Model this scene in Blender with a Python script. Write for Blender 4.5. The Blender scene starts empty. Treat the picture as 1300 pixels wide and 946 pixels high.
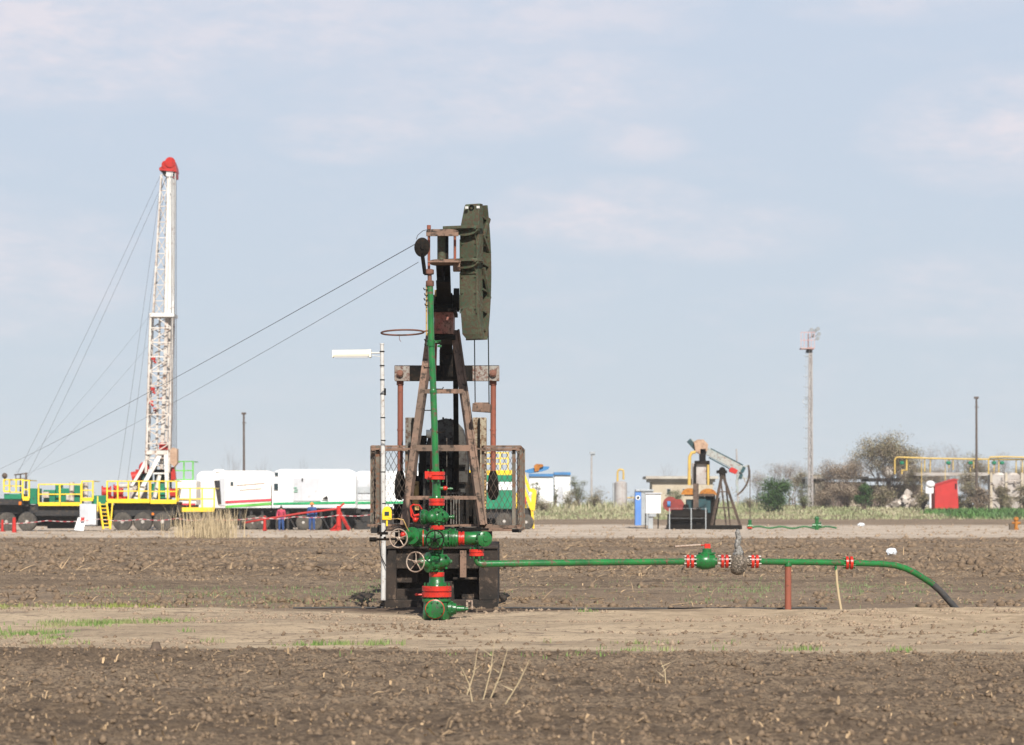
import bpy, math, random
import numpy as np
from mathutils import Vector, Matrix
random.seed(7); RNG = np.random.default_rng(11)
S = bpy.context.scene
COL = S.collection
R = math.radians
H = 1.6875; F = 3200.0
V = Vector
Z = V((0, 0, 1))

def P(px, py, d):                       # photograph pixel (1300 wide) + distance -> place in metres
    return V(((px - 650) * d / F, d, H - (py - 640) * d / F))

# ------------------------------------------------------------------ ground heights
_tab = RNG.random((256, 256)).astype(np.float64)
def vn(x, y, s):
    x = np.asarray(x, float) * s; y = np.asarray(y, float) * s
    xi = np.floor(x).astype(int); yi = np.floor(y).astype(int)
    fx = x - xi; fy = y - yi
    fx = fx * fx * (3 - 2 * fx); fy = fy * fy * (3 - 2 * fy)
    a = _tab[xi % 256, yi % 256]; b = _tab[(xi + 1) % 256, yi % 256]
    c = _tab[xi % 256, (yi + 1) % 256]; d = _tab[(xi + 1) % 256, (yi + 1) % 256]
    return (a + (b - a) * fx) * (1 - fy) + (c + (d - c) * fx) * fy - .5
def sst(a, b, t):
    t = np.clip((t - a) / (b - a), 0, 1); return t * t * (3 - 2 * t)
def near_edge(x): return 28.9 - .13 * x + .9 * vn(x, 3.3, .35) + .5 * vn(x, 9.1, 1.3)
def far_edge(x): return 39.6 - .022 * x * x * .15 + .25 * vn(x, 1.7, .5)
def ground(x, y):
    x = np.asarray(x, float); y = np.asarray(y, float)
    base = 1.2 * sst(250, 330, y)
    track = sst(-.4, .6, y - near_edge(x)) * (1 - sst(-.05, .5, y - far_edge(x)))
    field = sst(40.2, 41.5, y) * (1 - sst(118, 128, y))
    fore = 1 - sst(-.6, .2, y - near_edge(x))
    lum = vn(x, y, 1.1) * .05 + vn(x + 31, y, 3.1) * .03
    ridge = np.abs(vn(x, y + 17, 4.3)) * -.06 + np.maximum(vn(x + 7, y, 8.1), .08) * .10 + np.maximum(vn(x, y + 5, 15.0), .12) * .06
    furrow = np.sin(y * 2.1 + 2 * vn(x, y, .15) * 3) * .02 + np.sin(y * .55) * .03
    z = base + (field * (.4 + .8 * sst(50, 64, y)) + fore) * (lum + ridge) + field * furrow
    bank = .05 * sst(35, 38.8, y) - .10 * np.exp(-((x + 1.15) / .9) ** 2 - ((y - 37.8) / 1.0) ** 2) + .05 * vn(x, y, .6) * 2 * sst(30, 32, y) + .05 * np.maximum(vn(x + 3, y, 1.3) - .12, 0) + .016 * vn(x, y * 2.2, 2.6) + .012 * np.maximum(vn(x, y, 9.0), .1) + .05 * sst(3.2, 8, x) * (np.abs(vn(x, y, 2.2)) + np.maximum(vn(x, y, 6.5), .15)) 
    rut = -.05 * np.exp(-((y - 31.6 + .1 * x) / .5) ** 2) - .05 * np.exp(-((y - 33.6 + .05 * x) / .45) ** 2)
    z = z + track * (bank + rut)
    road = sst(120, 128, y)
    z = z + road * (vn(x, y, .25) * .08 + vn(x, y, .9) * .05)
    return z
def gz(x, y): return float(ground(np.array([x]), np.array([y]))[0])

# ------------------------------------------------------------------ materials
def node(nt, t, **k):
    n = nt.nodes.new(t)
    for a, b in k.items(): setattr(n, a, b)
    return n
def new_mat(name):
    m = bpy.data.materials.new(name); m.use_nodes = True
    nt = m.node_tree; b = nt.nodes['Principled BSDF']
    return m, nt, b
def mixc(nt, fac, a, b, mode='MIX'):
    n = node(nt, 'ShaderNodeMix', data_type='RGBA', blend_type=mode)
    for s, v in ((n.inputs[0], fac), (n.inputs[6], a), (n.inputs[7], b)):
        if isinstance(v, bpy.types.NodeSocket): nt.links.new(v, s)
        elif isinstance(v, (tuple, list)): s.default_value = (*v, 1) if len(v) == 3 else v
        else: s.default_value = v
    return n.outputs[2]
def noise(nt, co, scale, detail=4, rough=.6, stretch=None):
    if stretch:
        mp = node(nt, 'ShaderNodeMapping'); mp.inputs['Scale'].default_value = stretch
        nt.links.new(co, mp.inputs[0]); co = mp.outputs[0]
    n = node(nt, 'ShaderNodeTexNoise'); n.inputs['Scale'].default_value = scale
    n.inputs['Detail'].default_value = detail; n.inputs['Roughness'].default_value = rough
    nt.links.new(co, n.inputs['Vector']); return n.outputs[0]
def thr(nt, v, lo, hi, a=0., b=1.):
    n = node(nt, 'ShaderNodeMapRange'); n.inputs[1].default_value = lo; n.inputs[2].default_value = hi
    n.inputs[3].default_value = a; n.inputs[4].default_value = b
    nt.links.new(v, n.inputs[0]); return n.outputs[0]
def math_(nt, op, a, b=0.):
    n = node(nt, 'ShaderNodeMath', operation=op)
    for s, v in ((n.inputs[0], a), (n.inputs[1], b)):
        if isinstance(v, bpy.types.NodeSocket): nt.links.new(v, s)
        else: s.default_value = v
    return n.outputs[0]
def paint(name, col, col2=None, wear=.3, wearcol=(.09, .05, .03), scale=3., rough=.45, metal=0., bump=.25, streak=True, spec=None):
    """painted / rusted metal: two paint tones, wear patches, long drip streaks, fine grain"""
    m, nt, b = new_mat(name)
    co = node(nt, 'ShaderNodeTexCoord').outputs['Object']
    col2 = col2 or tuple(c * .65 for c in col)
    c = mixc(nt, thr(nt, noise(nt, co, scale * .8), .38, .62), col, col2)
    w = thr(nt, noise(nt, co, scale * 4.3, 6, .7), .62 - wear * .25, .70 - wear * .2)
    if streak:
        s = thr(nt, noise(nt, co, scale * 3, 4, .6, (3, 3, .25)), .60 - wear * .15, .78 - wear * .1)
        w = math_(nt, 'MAXIMUM', w, math_(nt, 'MULTIPLY', s, .7))
    c = mixc(nt, w, c, wearcol)
    nt.links.new(c, b.inputs['Base Color'])
    r = thr(nt, w, 0, 1, rough, min(.95, rough + .35)); nt.links.new(r, b.inputs['Roughness'])
    b.inputs['Metallic'].default_value = metal
    b.inputs['Specular IOR Level'].default_value = spec if spec is not None else (.45 if rough < .4 else .22)
    bp = node(nt, 'ShaderNodeBump'); bp.inputs['Strength'].default_value = bump; bp.inputs['Distance'].default_value = .01
    nt.links.new(noise(nt, co, scale * 12, 5, .7), bp.inputs['Height']); nt.links.new(bp.outputs[0], b.inputs['Normal'])
    return m
def leaf(name, a, b2, c3=None, sc=.9, trans=.25):
    m, nt, b = new_mat(name)
    co = node(nt, 'ShaderNodeTexCoord').outputs['Object']
    g = node(nt, 'ShaderNodeNewGeometry')
    c = mixc(nt, g.outputs['Random Per Island'], a, b2)
    c = mixc(nt, thr(nt, noise(nt, co, sc, 3), .42, .6), c, c3 or tuple(x * .6 for x in a))
    nt.links.new(c, b.inputs['Base Color']); b.inputs['Roughness'].default_value = .75
    b.inputs['Specular IOR Level'].default_value = .2
    return m

M = {}
M['green'] = paint('green_enamel', (.010, .14, .028), (.008, .085, .02), .34, (.035, .035, .022), 5, .28, bump=.15)
M['greenpipe'] = paint('green_pipe_paint', (.014, .165, .035), (.012, .105, .028), .34, (.10, .045, .03), 3, .3, bump=.2)
M['red'] = paint('red_enamel', (.55, .024, .010), (.38, .016, .008), .2, (.06, .02, .015), 6, .35, bump=.15)
M['steel'] = paint('bolt_steel', (.42, .40, .37), (.25, .23, .2), .3, (.12, .08, .05), 8, .4, .6)
M['darksteel'] = paint('oily_black_steel', (.006, .0055, .005), (.012, .010, .008), .3, (.032, .021, .014), 4, .6, spec=.06)
M['headgreen'] = paint('weathered_dark_green', (.036, .062, .036), (.075, .088, .052), .7, (.070, .048, .030), 5, .5)
M['rust'] = paint('rusty_pink_steel', (.20, .095, .065), (.15, .07, .05), .3, (.07, .045, .03), 2, .75)
M['rustpole'] = paint('rust_red_pipe', (.27, .085, .052), (.20, .07, .045), .3, (.09, .05, .035), 2, .65)
M['pinkplate'] = paint('faded_red_plate', (.30, .10, .075), (.26, .15, .11), .5, (.10, .05, .04), 4, .6)
M['legs'] = paint('weathered_brown_steel', (.135, .095, .070), (.22, .135, .095), .42, (.050, .038, .030), 1.8, .8)
M['greymetal'] = paint('weathered_grey_steel', (.13, .125, .11), (.19, .17, .14), .55, (.08, .05, .035), 3, .65)
M['plate'] = paint('worn_grey_end_plate', (.27, .26, .23), (.22, .18, .15), .55, (.12, .06, .045), 4, .6)
M['beige'] = paint('beige_flaking_steel', (.33, .29, .21), (.24, .18, .12), .6, (.12, .065, .035), 4, .7)
M['yellowold'] = paint('faded_yellow_paint', (.50, .33, .12), (.38, .26, .12), .4, (.14, .08, .04), 4, .7)
M['wheelsteel'] = paint('bare_handwheel_steel', (.40, .32, .25), (.30, .22, .17), .4, (.12, .07, .05), 9, .5, .3)
M['whitepole'] = paint('white_pole_paint', (.52, .51, .48), (.44, .43, .41), .2, (.25, .2, .16), 4, .5)
M['cream'] = paint('cream_lamp_housing', (.76, .72, .60), (.72, .68, .56), .0, (.6, .54, .42), 1, .5, streak=False)
M['yellow'] = paint('bright_yellow_plastic', (.80, .58, .03), (.74, .5, .02), .05, (.3, .2, .05), 6, .45)
M['black'] = paint('black_rubber', (.015, .015, .015), (.024, .023, .022), .2, (.05, .045, .04), 5, .6)
M['greyhose'] = paint('grey_black_coating', (.04, .04, .042), (.06, .058, .055), .3, (.10, .085, .07), 5, .6)
M['rag'] = paint('oil_soaked_cloth', (.10, .085, .065), (.045, .036, .028), .45, (.34, .28, .22), 9, .45, bump=1)
M['foil'] = paint('crumpled_grey_wrap', (.32, .31, .29), (.18, .17, .155), .4, (.08, .07, .055), 10, .4, .3, bump=1)
M['tape'] = None
M['wire'] = paint('dark_wire', (.07, .065, .06), (.05, .05, .05), .1, (.1, .07, .05), 3, .5, .4)
M['cable'] = paint('far_steel_cable', (.16, .16, .17), (.13, .13, .14), .1, (.1, .09, .08), 3, .5, .3)
M['cagepost'] = paint('grey_brown_cage_steel', (.16, .145, .115), (.10, .085, .065), .5, (.15, .075, .045), 3, .75)
M['darkrust'] = paint('dark_brown_steel', (.075, .055, .042), (.12, .08, .06), .4, (.03, .025, .02), 1.6, .7)
M['mesh'] = paint('rusty_guard_wire', (.12, .10, .085), (.09, .065, .05), .3, (.06, .04, .03), 3, .7)
# far machines
M['rigwhite'] = paint('rig_white_paint', (.56, .52, .47), (.44, .39, .34), .35, (.22, .14, .10), .9, .5)
M['mastwhite'] = paint('mast_white_panel', (.66, .65, .62), (.56, .54, .5), .2, (.34, .25, .2), .8, .5)
M['rigred'] = paint('rig_red_paint', (.50, .028, .022), (.36, .024, .018), .15, (.1, .03, .02), 1.2, .45)
M['rigyellow'] = paint('rig_yellow_paint', (.85, .58, .03), (.72, .48, .03), .1, (.3, .2, .06), 1.2, .5)
M['riggreen'] = paint('rig_green_paint', (.015, .22, .11), (.015, .15, .08), .15, (.05, .06, .05), 1.1, .45)
M['chassis'] = paint('chassis_black', (.022, .022, .024), (.034, .032, .03), .3, (.08, .06, .045), 1, .6)
M['trailer'] = paint('white_trailer_skin', (.80, .80, .78), (.76, .76, .74), .04, (.6, .55, .48), .7, .4)
M['trailercream'] = paint('cream_trailer_skin', (.80, .76, .70), (.74, .7, .64), .08, (.55, .48, .4), .7, .45)
M['greypanel'] = paint('pale_grey_panel', (.50, .51, .53), (.44, .45, .47), .08, (.36, .35, .33), .8, .5)
M['stripeg'] = paint('green_stripe', (.02, .33, .12), None, .05, (.1, .3, .15), 1, .5)
M['stripel'] = paint('lime_stripe', (.14, .50, .08), None, .05, (.1, .3, .15), 1, .5)
M['striper'] = paint('red_stripe', (.62, .06, .09), None, .05, (.4, .1, .1), 1, .5)
M['tyre'] = paint('dusty_tyre', (.085, .075, .062), (.05, .045, .04), .3, (.14, .12, .1), 1.6, .9)
M['rim'] = paint('dusty_grey_rim', (.46, .43, .39), (.34, .31, .28), .3, (.12, .1, .08), 1.6, .6)
M['orange'] = paint('rust_orange_paint', (.42, .17, .025), (.30, .11, .02), .35, (.16, .06, .02), 1.6, .6)
M['tan'] = paint('tan_weight_paint', (.42, .29, .20), (.34, .22, .15), .3, (.17, .1, .07), 1.6, .7)
M['bluegrey'] = paint('pale_blue_grey_steel', (.26, .31, .30), (.34, .34, .31), .3, (.16, .08, .06), 1.5, .6)
M['teal'] = paint('dark_teal_steel', (.03, .08, .09), None, .3, (.05, .04, .04), 1.5, .6)
M['blue'] = paint('blue_door_paint', (.10, .23, .55), (.09, .2, .48), .05, (.2, .25, .4), 1, .45)
M['bluesteel'] = paint('blue_roof_steel', (.05, .20, .42), (.05, .16, .34), .15, (.1, .12, .16), 1, .5)
M['galv'] = paint('galvanised_grey', (.38, .40, .41), (.30, .32, .33), .15, (.2, .18, .16), 1.4, .5, .2)
M['mastgrey'] = paint('pale_tower_steel', (.42, .40, .38), (.33, .30, .28), .25, (.25, .16, .13), .8, .6)
M['cagered'] = paint('tower_cage_red', (.48, .20, .17), (.5, .35, .32), .2, (.3, .2, .2), 1, .6)
M['shedred'] = paint('red_shed_sheet', (.48, .032, .028), (.40, .028, .024), .15, (.3, .03, .02), .8, .5)
M['gasyellow'] = paint('gas_pipe_yellow', (.62, .42, .09), (.5, .34, .09), .15, (.3, .2, .1), 1, .5)
M['glass'] = paint('dark_window', (.03, .05, .055), None, .0, (.05, .05, .05), 1, .15, streak=False)
M['jeans'] = paint('blue_work_trousers', (.04, .09, .25), None, .1, (.05, .07, .12), 6, .9)
M['pink'] = paint('pink_red_jacket', (.55, .07, .12), None, .05, (.4, .05, .09), 6, .9)
M['helmet'] = paint('orange_hard_hat', (.85, .22, .02), None, .0, (.8, .2, .02), 3, .35)
M['skin'] = paint('skin', (.42, .24, .17), None, .0, (.4, .22, .16), 3, .6)
M['bag'] = paint('white_plastic_film', (.78, .82, .86), (.6, .66, .72), .05, (.5, .5, .5), 6, .3)
M['wood'] = paint('weathered_pole_wood', (.10, .075, .06), (.07, .055, .045), .4, (.15, .11, .09), 1.5, .85)
M['bark'] = paint('grey_brown_bark', (.16, .12, .10), (.22, .16, .13), .3, (.1, .08, .06), 1.5, .9)
M['barkdark'] = paint('brown_bark', (.11, .085, .06), (.14, .1, .075), .3, (.07, .05, .04), 1.5, .9)
M['leafg'] = leaf('fresh_green_leaves', (.055, .13, .03), (.10, .17, .05), (.04, .085, .022))
M['leafd'] = leaf('dull_green_leaves', (.15, .18, .08), (.21, .22, .11), (.18, .17, .10))
M['leafb'] = leaf('brown_buds', (.30, .22, .16), (.24, .19, .12), (.33, .26, .19))
M['leafo'] = leaf('olive_spring_leaves', (.26, .22, .13), (.21, .20, .10), (.30, .24, .17))
M['grassg'] = leaf('green_grass_blades', (.09, .17, .04), (.19, .25, .08), (.24, .25, .11), 1.5)
M['sprout'] = leaf('pale_green_sprouts', (.16, .20, .09), (.22, .25, .12), (.14, .19, .08), 1.5)
M['grassy'] = leaf('yellow_green_grass', (.17, .22, .05), (.26, .27, .08), (.20, .2, .09), 1.)
M['grassm'] = leaf('mixed_far_grass', (.29, .29, .16), (.40, .35, .23), (.22, .25, .12), .12)
M['crop'] = leaf('far_green_crop', (.06, .15, .035), (.10, .19, .05), (.08, .14, .05), .2)
M['straw'] = leaf('dry_straw', (.46, .32, .18), (.28, .19, .11), (.38, .27, .16), 2)
M['reed'] = leaf('dry_reed', (.52, .42, .27), (.40, .31, .18), (.46, .36, .22), 2)
M['clod'] = paint('dark_soil_clods', (.16, .112, .072), (.22, .158, .104), .3, (.10, .07, .046), 6, .95, bump=.8, streak=False)
M['clodpale'] = paint('pale_soil_crumbs', (.34, .255, .175), (.25, .185, .13), .3, (.16, .12, .085), 6, .95, bump=.8, streak=False)

def masonry(name, a, b2, c3, sc=.5):
    m, nt, b = new_mat(name)
    co = node(nt, 'ShaderNodeTexCoord').outputs['Object']
    c = mixc(nt, thr(nt, noise(nt, co, sc, 6), .4, .6), a, b2)
    c = mixc(nt, thr(nt, noise(nt, co, sc * 5, 6, .7), .55, .68), c, c3)
    nt.links.new(c, b.inputs['Base Color']); b.inputs['Roughness'].default_value = .9
    bp = node(nt, 'ShaderNodeBump'); bp.inputs['Strength'].default_value = .5; bp.inputs['Distance'].default_value = .03
    nt.links.new(noise(nt, co, sc * 14, 6, .7), bp.inputs['Height']); nt.links.new(bp.outputs[0], b.inputs['Normal'])
    return m
M['block'] = masonry('oil_stained_concrete', (.034, .023, .016), (.009, .007, .005), (.12, .082, .056), 1.5)
M['beigewall'] = masonry('beige_render', (.46, .40, .30), (.40, .34, .25), (.30, .25, .19), .4)
M['ruin'] = masonry('crumbling_wall', (.50, .42, .33), (.38, .30, .23), (.25, .19, .14), .6)
M['roofslab'] = masonry('concrete_roof_slab', (.42, .39, .33), (.36, .32, .27), (.25, .22, .18), .4)
M['rubble'] = masonry('pale_rubble', (.55, .50, .44), (.36, .30, .25), (.2, .15, .12), .9)
M['wallgrey'] = masonry('grey_concrete_wall', (.42, .39, .36), (.33, .29, .26), (.22, .17, .14), .7)

# ------------------------------------------------------------------ mesh builder
def frame(ax):
    ax = ax.normalized()
    u = ax.cross(Z) if abs(ax.z) < .95 else ax.cross(V((0, 1, 0)))
    u.normalize(); return ax, u, u.cross(ax).normalized()
class MB:
    def __init__(s): s.v = []; s.f = []
    def add(s, vs, fs):
        n = len(s.v); s.v += [tuple(p) for p in vs]; s.f += [tuple(i + n for i in f) for f in fs]; return s
    def box(s, c, sz, rot=None):
        c = V(c); hx, hy, hz = sz[0] / 2, sz[1] / 2, sz[2] / 2
        pts = [V((x, y, z)) for x in (-hx, hx) for y in (-hy, hy) for z in (-hz, hz)]
        if rot is not None: pts = [rot @ p for p in pts]
        return s.add([c + p for p in pts], [(0, 1, 3, 2), (4, 6, 7, 5), (0, 4, 5, 1), (2, 3, 7, 6), (0, 2, 6, 4), (1, 5, 7, 3)])
    def pbox(s, x0, y0, x1, y1, d0, d1):        # box from photo corners measured at its front face
        a = P(x0, y1, d0); b = P(x1, y0, d0)
        return s.box(((a.x + b.x) / 2, (d0 + d1) / 2, (a.z + b.z) / 2), (abs(b.x - a.x), d1 - d0, abs(b.z - a.z)))
    def bar(s, a, b, w, h=None, up=Z):
        a, b = V(a), V(b); h = h or w; ax = (b - a).normalized()
        u = ax.cross(up)
        if u.length < 1e-3: u = ax.cross(V((0, 1, 0)))
        u.normalize(); n = u.cross(ax)
        o = [(-1, -1), (1, -1), (1, 1), (-1, 1)]
        vs = [p + u * (i * w / 2) + n * (j * h / 2) for p in (a, b) for i, j in o]
        return s.add(vs, [(3, 2, 1, 0), (4, 5, 6, 7), (0, 1, 5, 4), (1, 2, 6, 5), (2, 3, 7, 6), (3, 0, 4, 7)])
    def ibeam(s, a, b, w, h, t=.02, up=Z):
        a, b = V(a), V(b); ax = (b - a).normalized(); u = ax.cross(up); u.normalize(); n = u.cross(ax)
        s.bar(a + n * (h / 2 - t / 2), b + n * (h / 2 - t / 2), w, t, up)
        s.bar(a - n * (h / 2 - t / 2), b - n * (h / 2 - t / 2), w, t, up)
        return s.bar(a, b, t, h - 2 * t, up)
    def lathe(s, o, ax, prof, n=20, cap=True):
        o = V(o); ax, u, w = frame(V(ax)); vs = []; fs = []
        for t, r in prof:
            for k in range(n):
                a = 2 * math.pi * k / n; vs.append(o + ax * t + (u * math.cos(a) + w * math.sin(a)) * r)
        for i in range(len(prof) - 1):
            for k in range(n):
                fs.append((i * n + k, i * n + (k + 1) % n, (i + 1) * n + (k + 1) % n, (i + 1) * n + k))
        if cap: fs.append(tuple(range(n))[::-1]); fs.append(tuple((len(prof) - 1) * n + k for k in range(n)))
        return s.add(vs, fs)
    def cyl(s, a, b, r, r2=None, n=14):
        a, b = V(a), V(b); return s.lathe(a, b - a, [(0, r), ((b - a).length, r if r2 is None else r2)], n)
    def tube(s, pts, r, n=6, closed=False):
        pts = [V(p) for p in pts]; m = len(pts); vs = []; fs = []
        up = None
        for i, p in enumerate(pts):
            t = (pts[(i + 1) % m] - pts[i - 1]) if closed else (pts[min(i + 1, m - 1)] - pts[max(i - 1, 0)])
            t.normalize()
            if up is None: _, u, w = frame(t)
            else:
                u = up - t * up.dot(t)
                u.normalize(); w = u.cross(t)
            up = u; rr = r[i] if isinstance(r, (list, tuple)) else r
            for k in range(n):
                a = 2 * math.pi * k / n; vs.append(p + (u * math.cos(a) + w * math.sin(a)) * rr)
        for i in range(m if closed else m - 1):
            j = (i + 1) % m
            for k in range(n): fs.append((i * n + k, i * n + (k + 1) % n, j * n + (k + 1) % n, j * n + k))
        if not closed: fs.append(tuple(range(n))[::-1]); fs.append(tuple((m - 1) * n + k for k in range(n)))
        return s.add(vs, fs)
    def torus(s, c, ax, Rr, r, m=28, n=7, sq=1):
        c = V(c); ax, u, w = frame(V(ax))
        return s.tube([c + (u * math.cos(2 * math.pi * k / m) + w * math.sin(2 * math.pi * k / m) * sq) * Rr for k in range(m)], r, n, True)
    def ball(s, c, r, n=12, m=8):
        c = V(c); r = V(r) if not isinstance(r, (int, float)) else V((r, r, r)); vs = []; fs = []
        for i in range(m + 1):
            th = math.pi * i / m
            for k in range(n):
                a = 2 * math.pi * k / n
                vs.append(c + V((r.x * math.sin(th) * math.cos(a), r.y * math.sin(th) * math.sin(a), r.z * math.cos(th))))
        for i in range(m):
            for k in range(n): fs.append((i * n + k, (i + 1) * n + k, (i + 1) * n + (k + 1) % n, i * n + (k + 1) % n))
        return s.add(vs, fs)
    def prism(s, pts, ext):
        pts = [V(p) for p in pts]; ext = V(ext); n = len(pts)
        fs = [tuple(range(n)), tuple(range(2 * n - 1, n - 1, -1))] + [(i, i + n, (i + 1) % n + n, (i + 1) % n) for i in range(n)]
        return s.add(pts + [p + ext for p in pts], fs)
    def bolts(s, c, ax, Rr, k, r=.012, l=.05):
        c = V(c); ax, u, w = frame(V(ax))
        for i in range(k):
            a = 2 * math.pi * (i + .5) / k; p = c + (u * math.cos(a) + w * math.sin(a)) * Rr
            s.lathe(p - ax * l / 2, ax, [(0, r), (l * .22, r), (l * .24, r * .6), (l * .76, r * .6), (l * .78, r), (l, r)], 6)
        return s
    def build(s, name, mat, parent=None, loc=None, smooth=True, bevel=0):
        o0 = origin(parent) if parent else V(loc if loc is not None else (0, 0, 0))
        me = bpy.data.meshes.new(name)
        me.from_pydata([(p[0] - o0.x, p[1] - o0.y, p[2] - o0.z) for p in s.v], [], s.f)
        me.materials.append(mat); me.validate(); me.update()
        import bmesh
        if len(s.v) < 60000:
            bm = bmesh.new(); bm.from_mesh(me); bmesh.ops.recalc_face_normals(bm, faces=bm.faces); bm.to_mesh(me); bm.free()
        if smooth:
            me.polygons.foreach_set('use_smooth', [True] * len(me.polygons)); me.set_sharp_from_angle(angle=R(38))
        o = bpy.data.objects.new(name, me); COL.objects.link(o)
        if parent: o.parent = parent
        else: o.location = o0
        if bevel:
            b = o.modifiers.new('bevel', 'BEVEL'); b.width = bevel; b.segments = 2; b.limit_method = 'ANGLE'
        return o
def split_build(s, name, mat, parent, smooth=True, bevel=0):
    par = list(range(len(s.v)))
    def fd(i):
        while par[i] != i: par[i] = par[par[i]]; i = par[i]
        return i
    for f in s.f:
        r = fd(f[0])
        for k in f[1:]: par[fd(k)] = r
    gr = {}
    for f in s.f: gr.setdefault(fd(f[0]), []).append(f)
    out = []
    for fs in gr.values():
        ids = sorted({i for f in fs for i in f}); mp = {i: k for k, i in enumerate(ids)}
        m = MB(); m.v = [s.v[i] for i in ids]; m.f = [tuple(mp[i] for i in f) for f in fs]; out.append(m.build(name, mat, parent, smooth=smooth, bevel=bevel))
    return out
def origin(o):
    p = V((0, 0, 0))
    while o: p = p + V(o.location); o = o.parent
    return p
def tag(o, label=None, cat=None, group=None, kind=None):
    for k, v in (('label', label), ('category', cat), ('group', group), ('kind', kind)):
        if v: o[k] = v
    return o
def thing(name, label, cat, loc, group=None):
    o = bpy.data.objects.new(name, None); COL.objects.link(o); o.location = loc; o.empty_display_size = .3
    return tag(o, label, cat, group)

# ================================================================== GROUND
def build_ground():
    d = [3.0]
    while d[-1] < 3000:
        y = d[-1]
        st = .35 if y < 15 else (.05 + (y - 15) * .0016 if y < 60 else .12 + (y - 60) * .006 if y < 400 else y * .06)
        d.append(y + st)
    d = np.array(d); nc = 620
    u = np.linspace(-1, 1, nc)
    Y = np.repeat(d[:, None], nc, 1); W = 5 + .27 * d + np.maximum(0, d - 300) * 1.0
    X = u[None, :] * W[:, None]
    Zz = ground(X, Y)
    vs = np.stack([X, Y, Zz], -1).reshape(-1, 3); nr = len(d)
    i = np.arange(nr - 1)[:, None] * nc + np.arange(nc - 1)[None, :]
    q = np.stack([i, i + 1, i + 1 + nc, i + nc], -1).reshape(-1, 4)
    me = bpy.data.meshes.new('ground'); me.vertices.add(len(vs)); me.vertices.foreach_set('co', vs.ravel())
    me.loops.add(q.size); me.loops.foreach_set('vertex_index', q.ravel().astype(np.int32))
    me.polygons.add(len(q)); me.polygons.foreach_set('loop_start', np.arange(0, q.size, 4, dtype=np.int32))
    me.polygons.foreach_set('use_smooth', np.ones(len(q), bool))
    me.update(); me.validate()
    o = bpy.data.objects.new('ground', me); COL.objects.link(o); o['kind'] = 'structure'
    # zone weights stored by place on the ground (soil kinds, not light)
    yn = Y; ed = near_edge(X); fe = far_edge(X)
    w_track = (sst(-.35, .35, yn - ed) * (1 - sst(-.1, .35, yn - fe)))
    w_road = sst(122, 130, yn + 4 * vn(X, Y, .12)) * (1 - sst(195, 215, yn + 10 * vn(X, Y, .05)))
    w_far = sst(300, 345, yn)
    at = me.color_attributes.new('zones', 'FLOAT_COLOR', 'POINT')
    at.data.foreach_set('color', np.stack([w_track, w_road, w_far, np.ones_like(w_far)], -1).ravel().astype(np.float32))
    m, nt, b = new_mat('ground_soil'); me.materials.append(m)
    co = node(nt, 'ShaderNodeTexCoord').outputs['Object']
    za = node(nt, 'ShaderNodeVertexColor', layer_name='zones')
    sp = node(nt, 'ShaderNodeSeparateColor'); nt.links.new(za.outputs[0], sp.inputs[0])
    xyz = node(nt, 'ShaderNodeSeparateXYZ'); nt.links.new(co, xyz.inputs[0])
    # dark ploughed soil
    soil = mixc(nt, thr(nt, noise(nt, co, .22, 6, .65, (.5, 1.3, 1)), .40, .60), (.235, .168, .108), (.365, .27, .178))
    soil = mixc(nt, thr(nt, noise(nt, co, 22, 4, .8), .46, .60), soil, (.110, .078, .054))
    soil = mixc(nt, thr(nt, noise(nt, co, 3.2, 6, .7), .52, .66), soil, (.088, .064, .046))
    soil = mixc(nt, thr(nt, noise(nt, co, 7.5, 4, .7), .60, .70), soil, (.31, .225, .14))
    soil = mixc(nt, thr(nt, noise(nt, co, 1., 5, .6, (.06, 1.1, 1)), .52, .66, 0, .65), soil, (.105, .076, .054))
    spill = math_(nt, 'MULTIPLY', thr(nt, xyz.outputs[1], 52, 41, 0, .75), thr(nt, noise(nt, co, .6, 5, .7, (.4, 1, 1)), .38, .6, .35, 1))
    spill = math_(nt, 'MULTIPLY', spill, thr(nt, xyz.outputs[1], 35, 38))
    soil = mixc(nt, spill, soil, (.33, .25, .18))
    # pale sandy track
    tr = mixc(nt, thr(nt, noise(nt, co, .5, 6, .65, (.5, 1.6, 1)), .40, .60), (.59, .455, .305), (.43, .325, .22))
    tr = mixc(nt, thr(nt, noise(nt, co, 2.4, 6, .7, (.6, 1.8, 1)), .53, .64), tr, (.28, .21, .15))
    tr = mixc(nt, thr(nt, noise(nt, co, 9, 4, .7), .56, .66), tr, (.24, .18, .13))
    sandy = mixc(nt, thr(nt, noise(nt, co, 1.4, 5, .7), .4, .58), (.62, .47, .31), (.42, .31, .20))
    right = math_(nt, 'MULTIPLY', thr(nt, xyz.outputs[0], 0, 5), thr(nt, xyz.outputs[1], 33, 35.5))
    tr = mixc(nt, right, tr, sandy)
    # oil-darkened earth round the well
    oil = node(nt, 'ShaderNodeVectorMath', operation='DISTANCE'); mp = node(nt, 'ShaderNodeMapping')
    mp.inputs['Location'].default_value = (.22, -39.5, 0); mp.inputs['Scale'].default_value = (.34, 1, 0)
    nt.links.new(co, mp.inputs[0]); nt.links.new(mp.outputs[0], oil.inputs[0])
    of = math_(nt, 'ADD', oil.outputs['Value'], math_(nt, 'MULTIPLY', noise(nt, co, 1.6, 5), 1.2))
    of = thr(nt, of, 1.3, 1.9, .85, 0)
    base = mixc(nt, sp.outputs[0], soil, tr)
    base = mixc(nt, of, base, (.10, .065, .045))
    road = mixc(nt, thr(nt, noise(nt, co, .35, 6, .7, (.5, 1, 1)), .4, .6), (.56, .46, .36), (.36, .29, .22))
    base = mixc(nt, sp.outputs[1], base, road)
    farc = mixc(nt, thr(nt, noise(nt, co, .05, 5), .4, .6), (.20, .20, .10), (.26, .21, .13))
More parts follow.
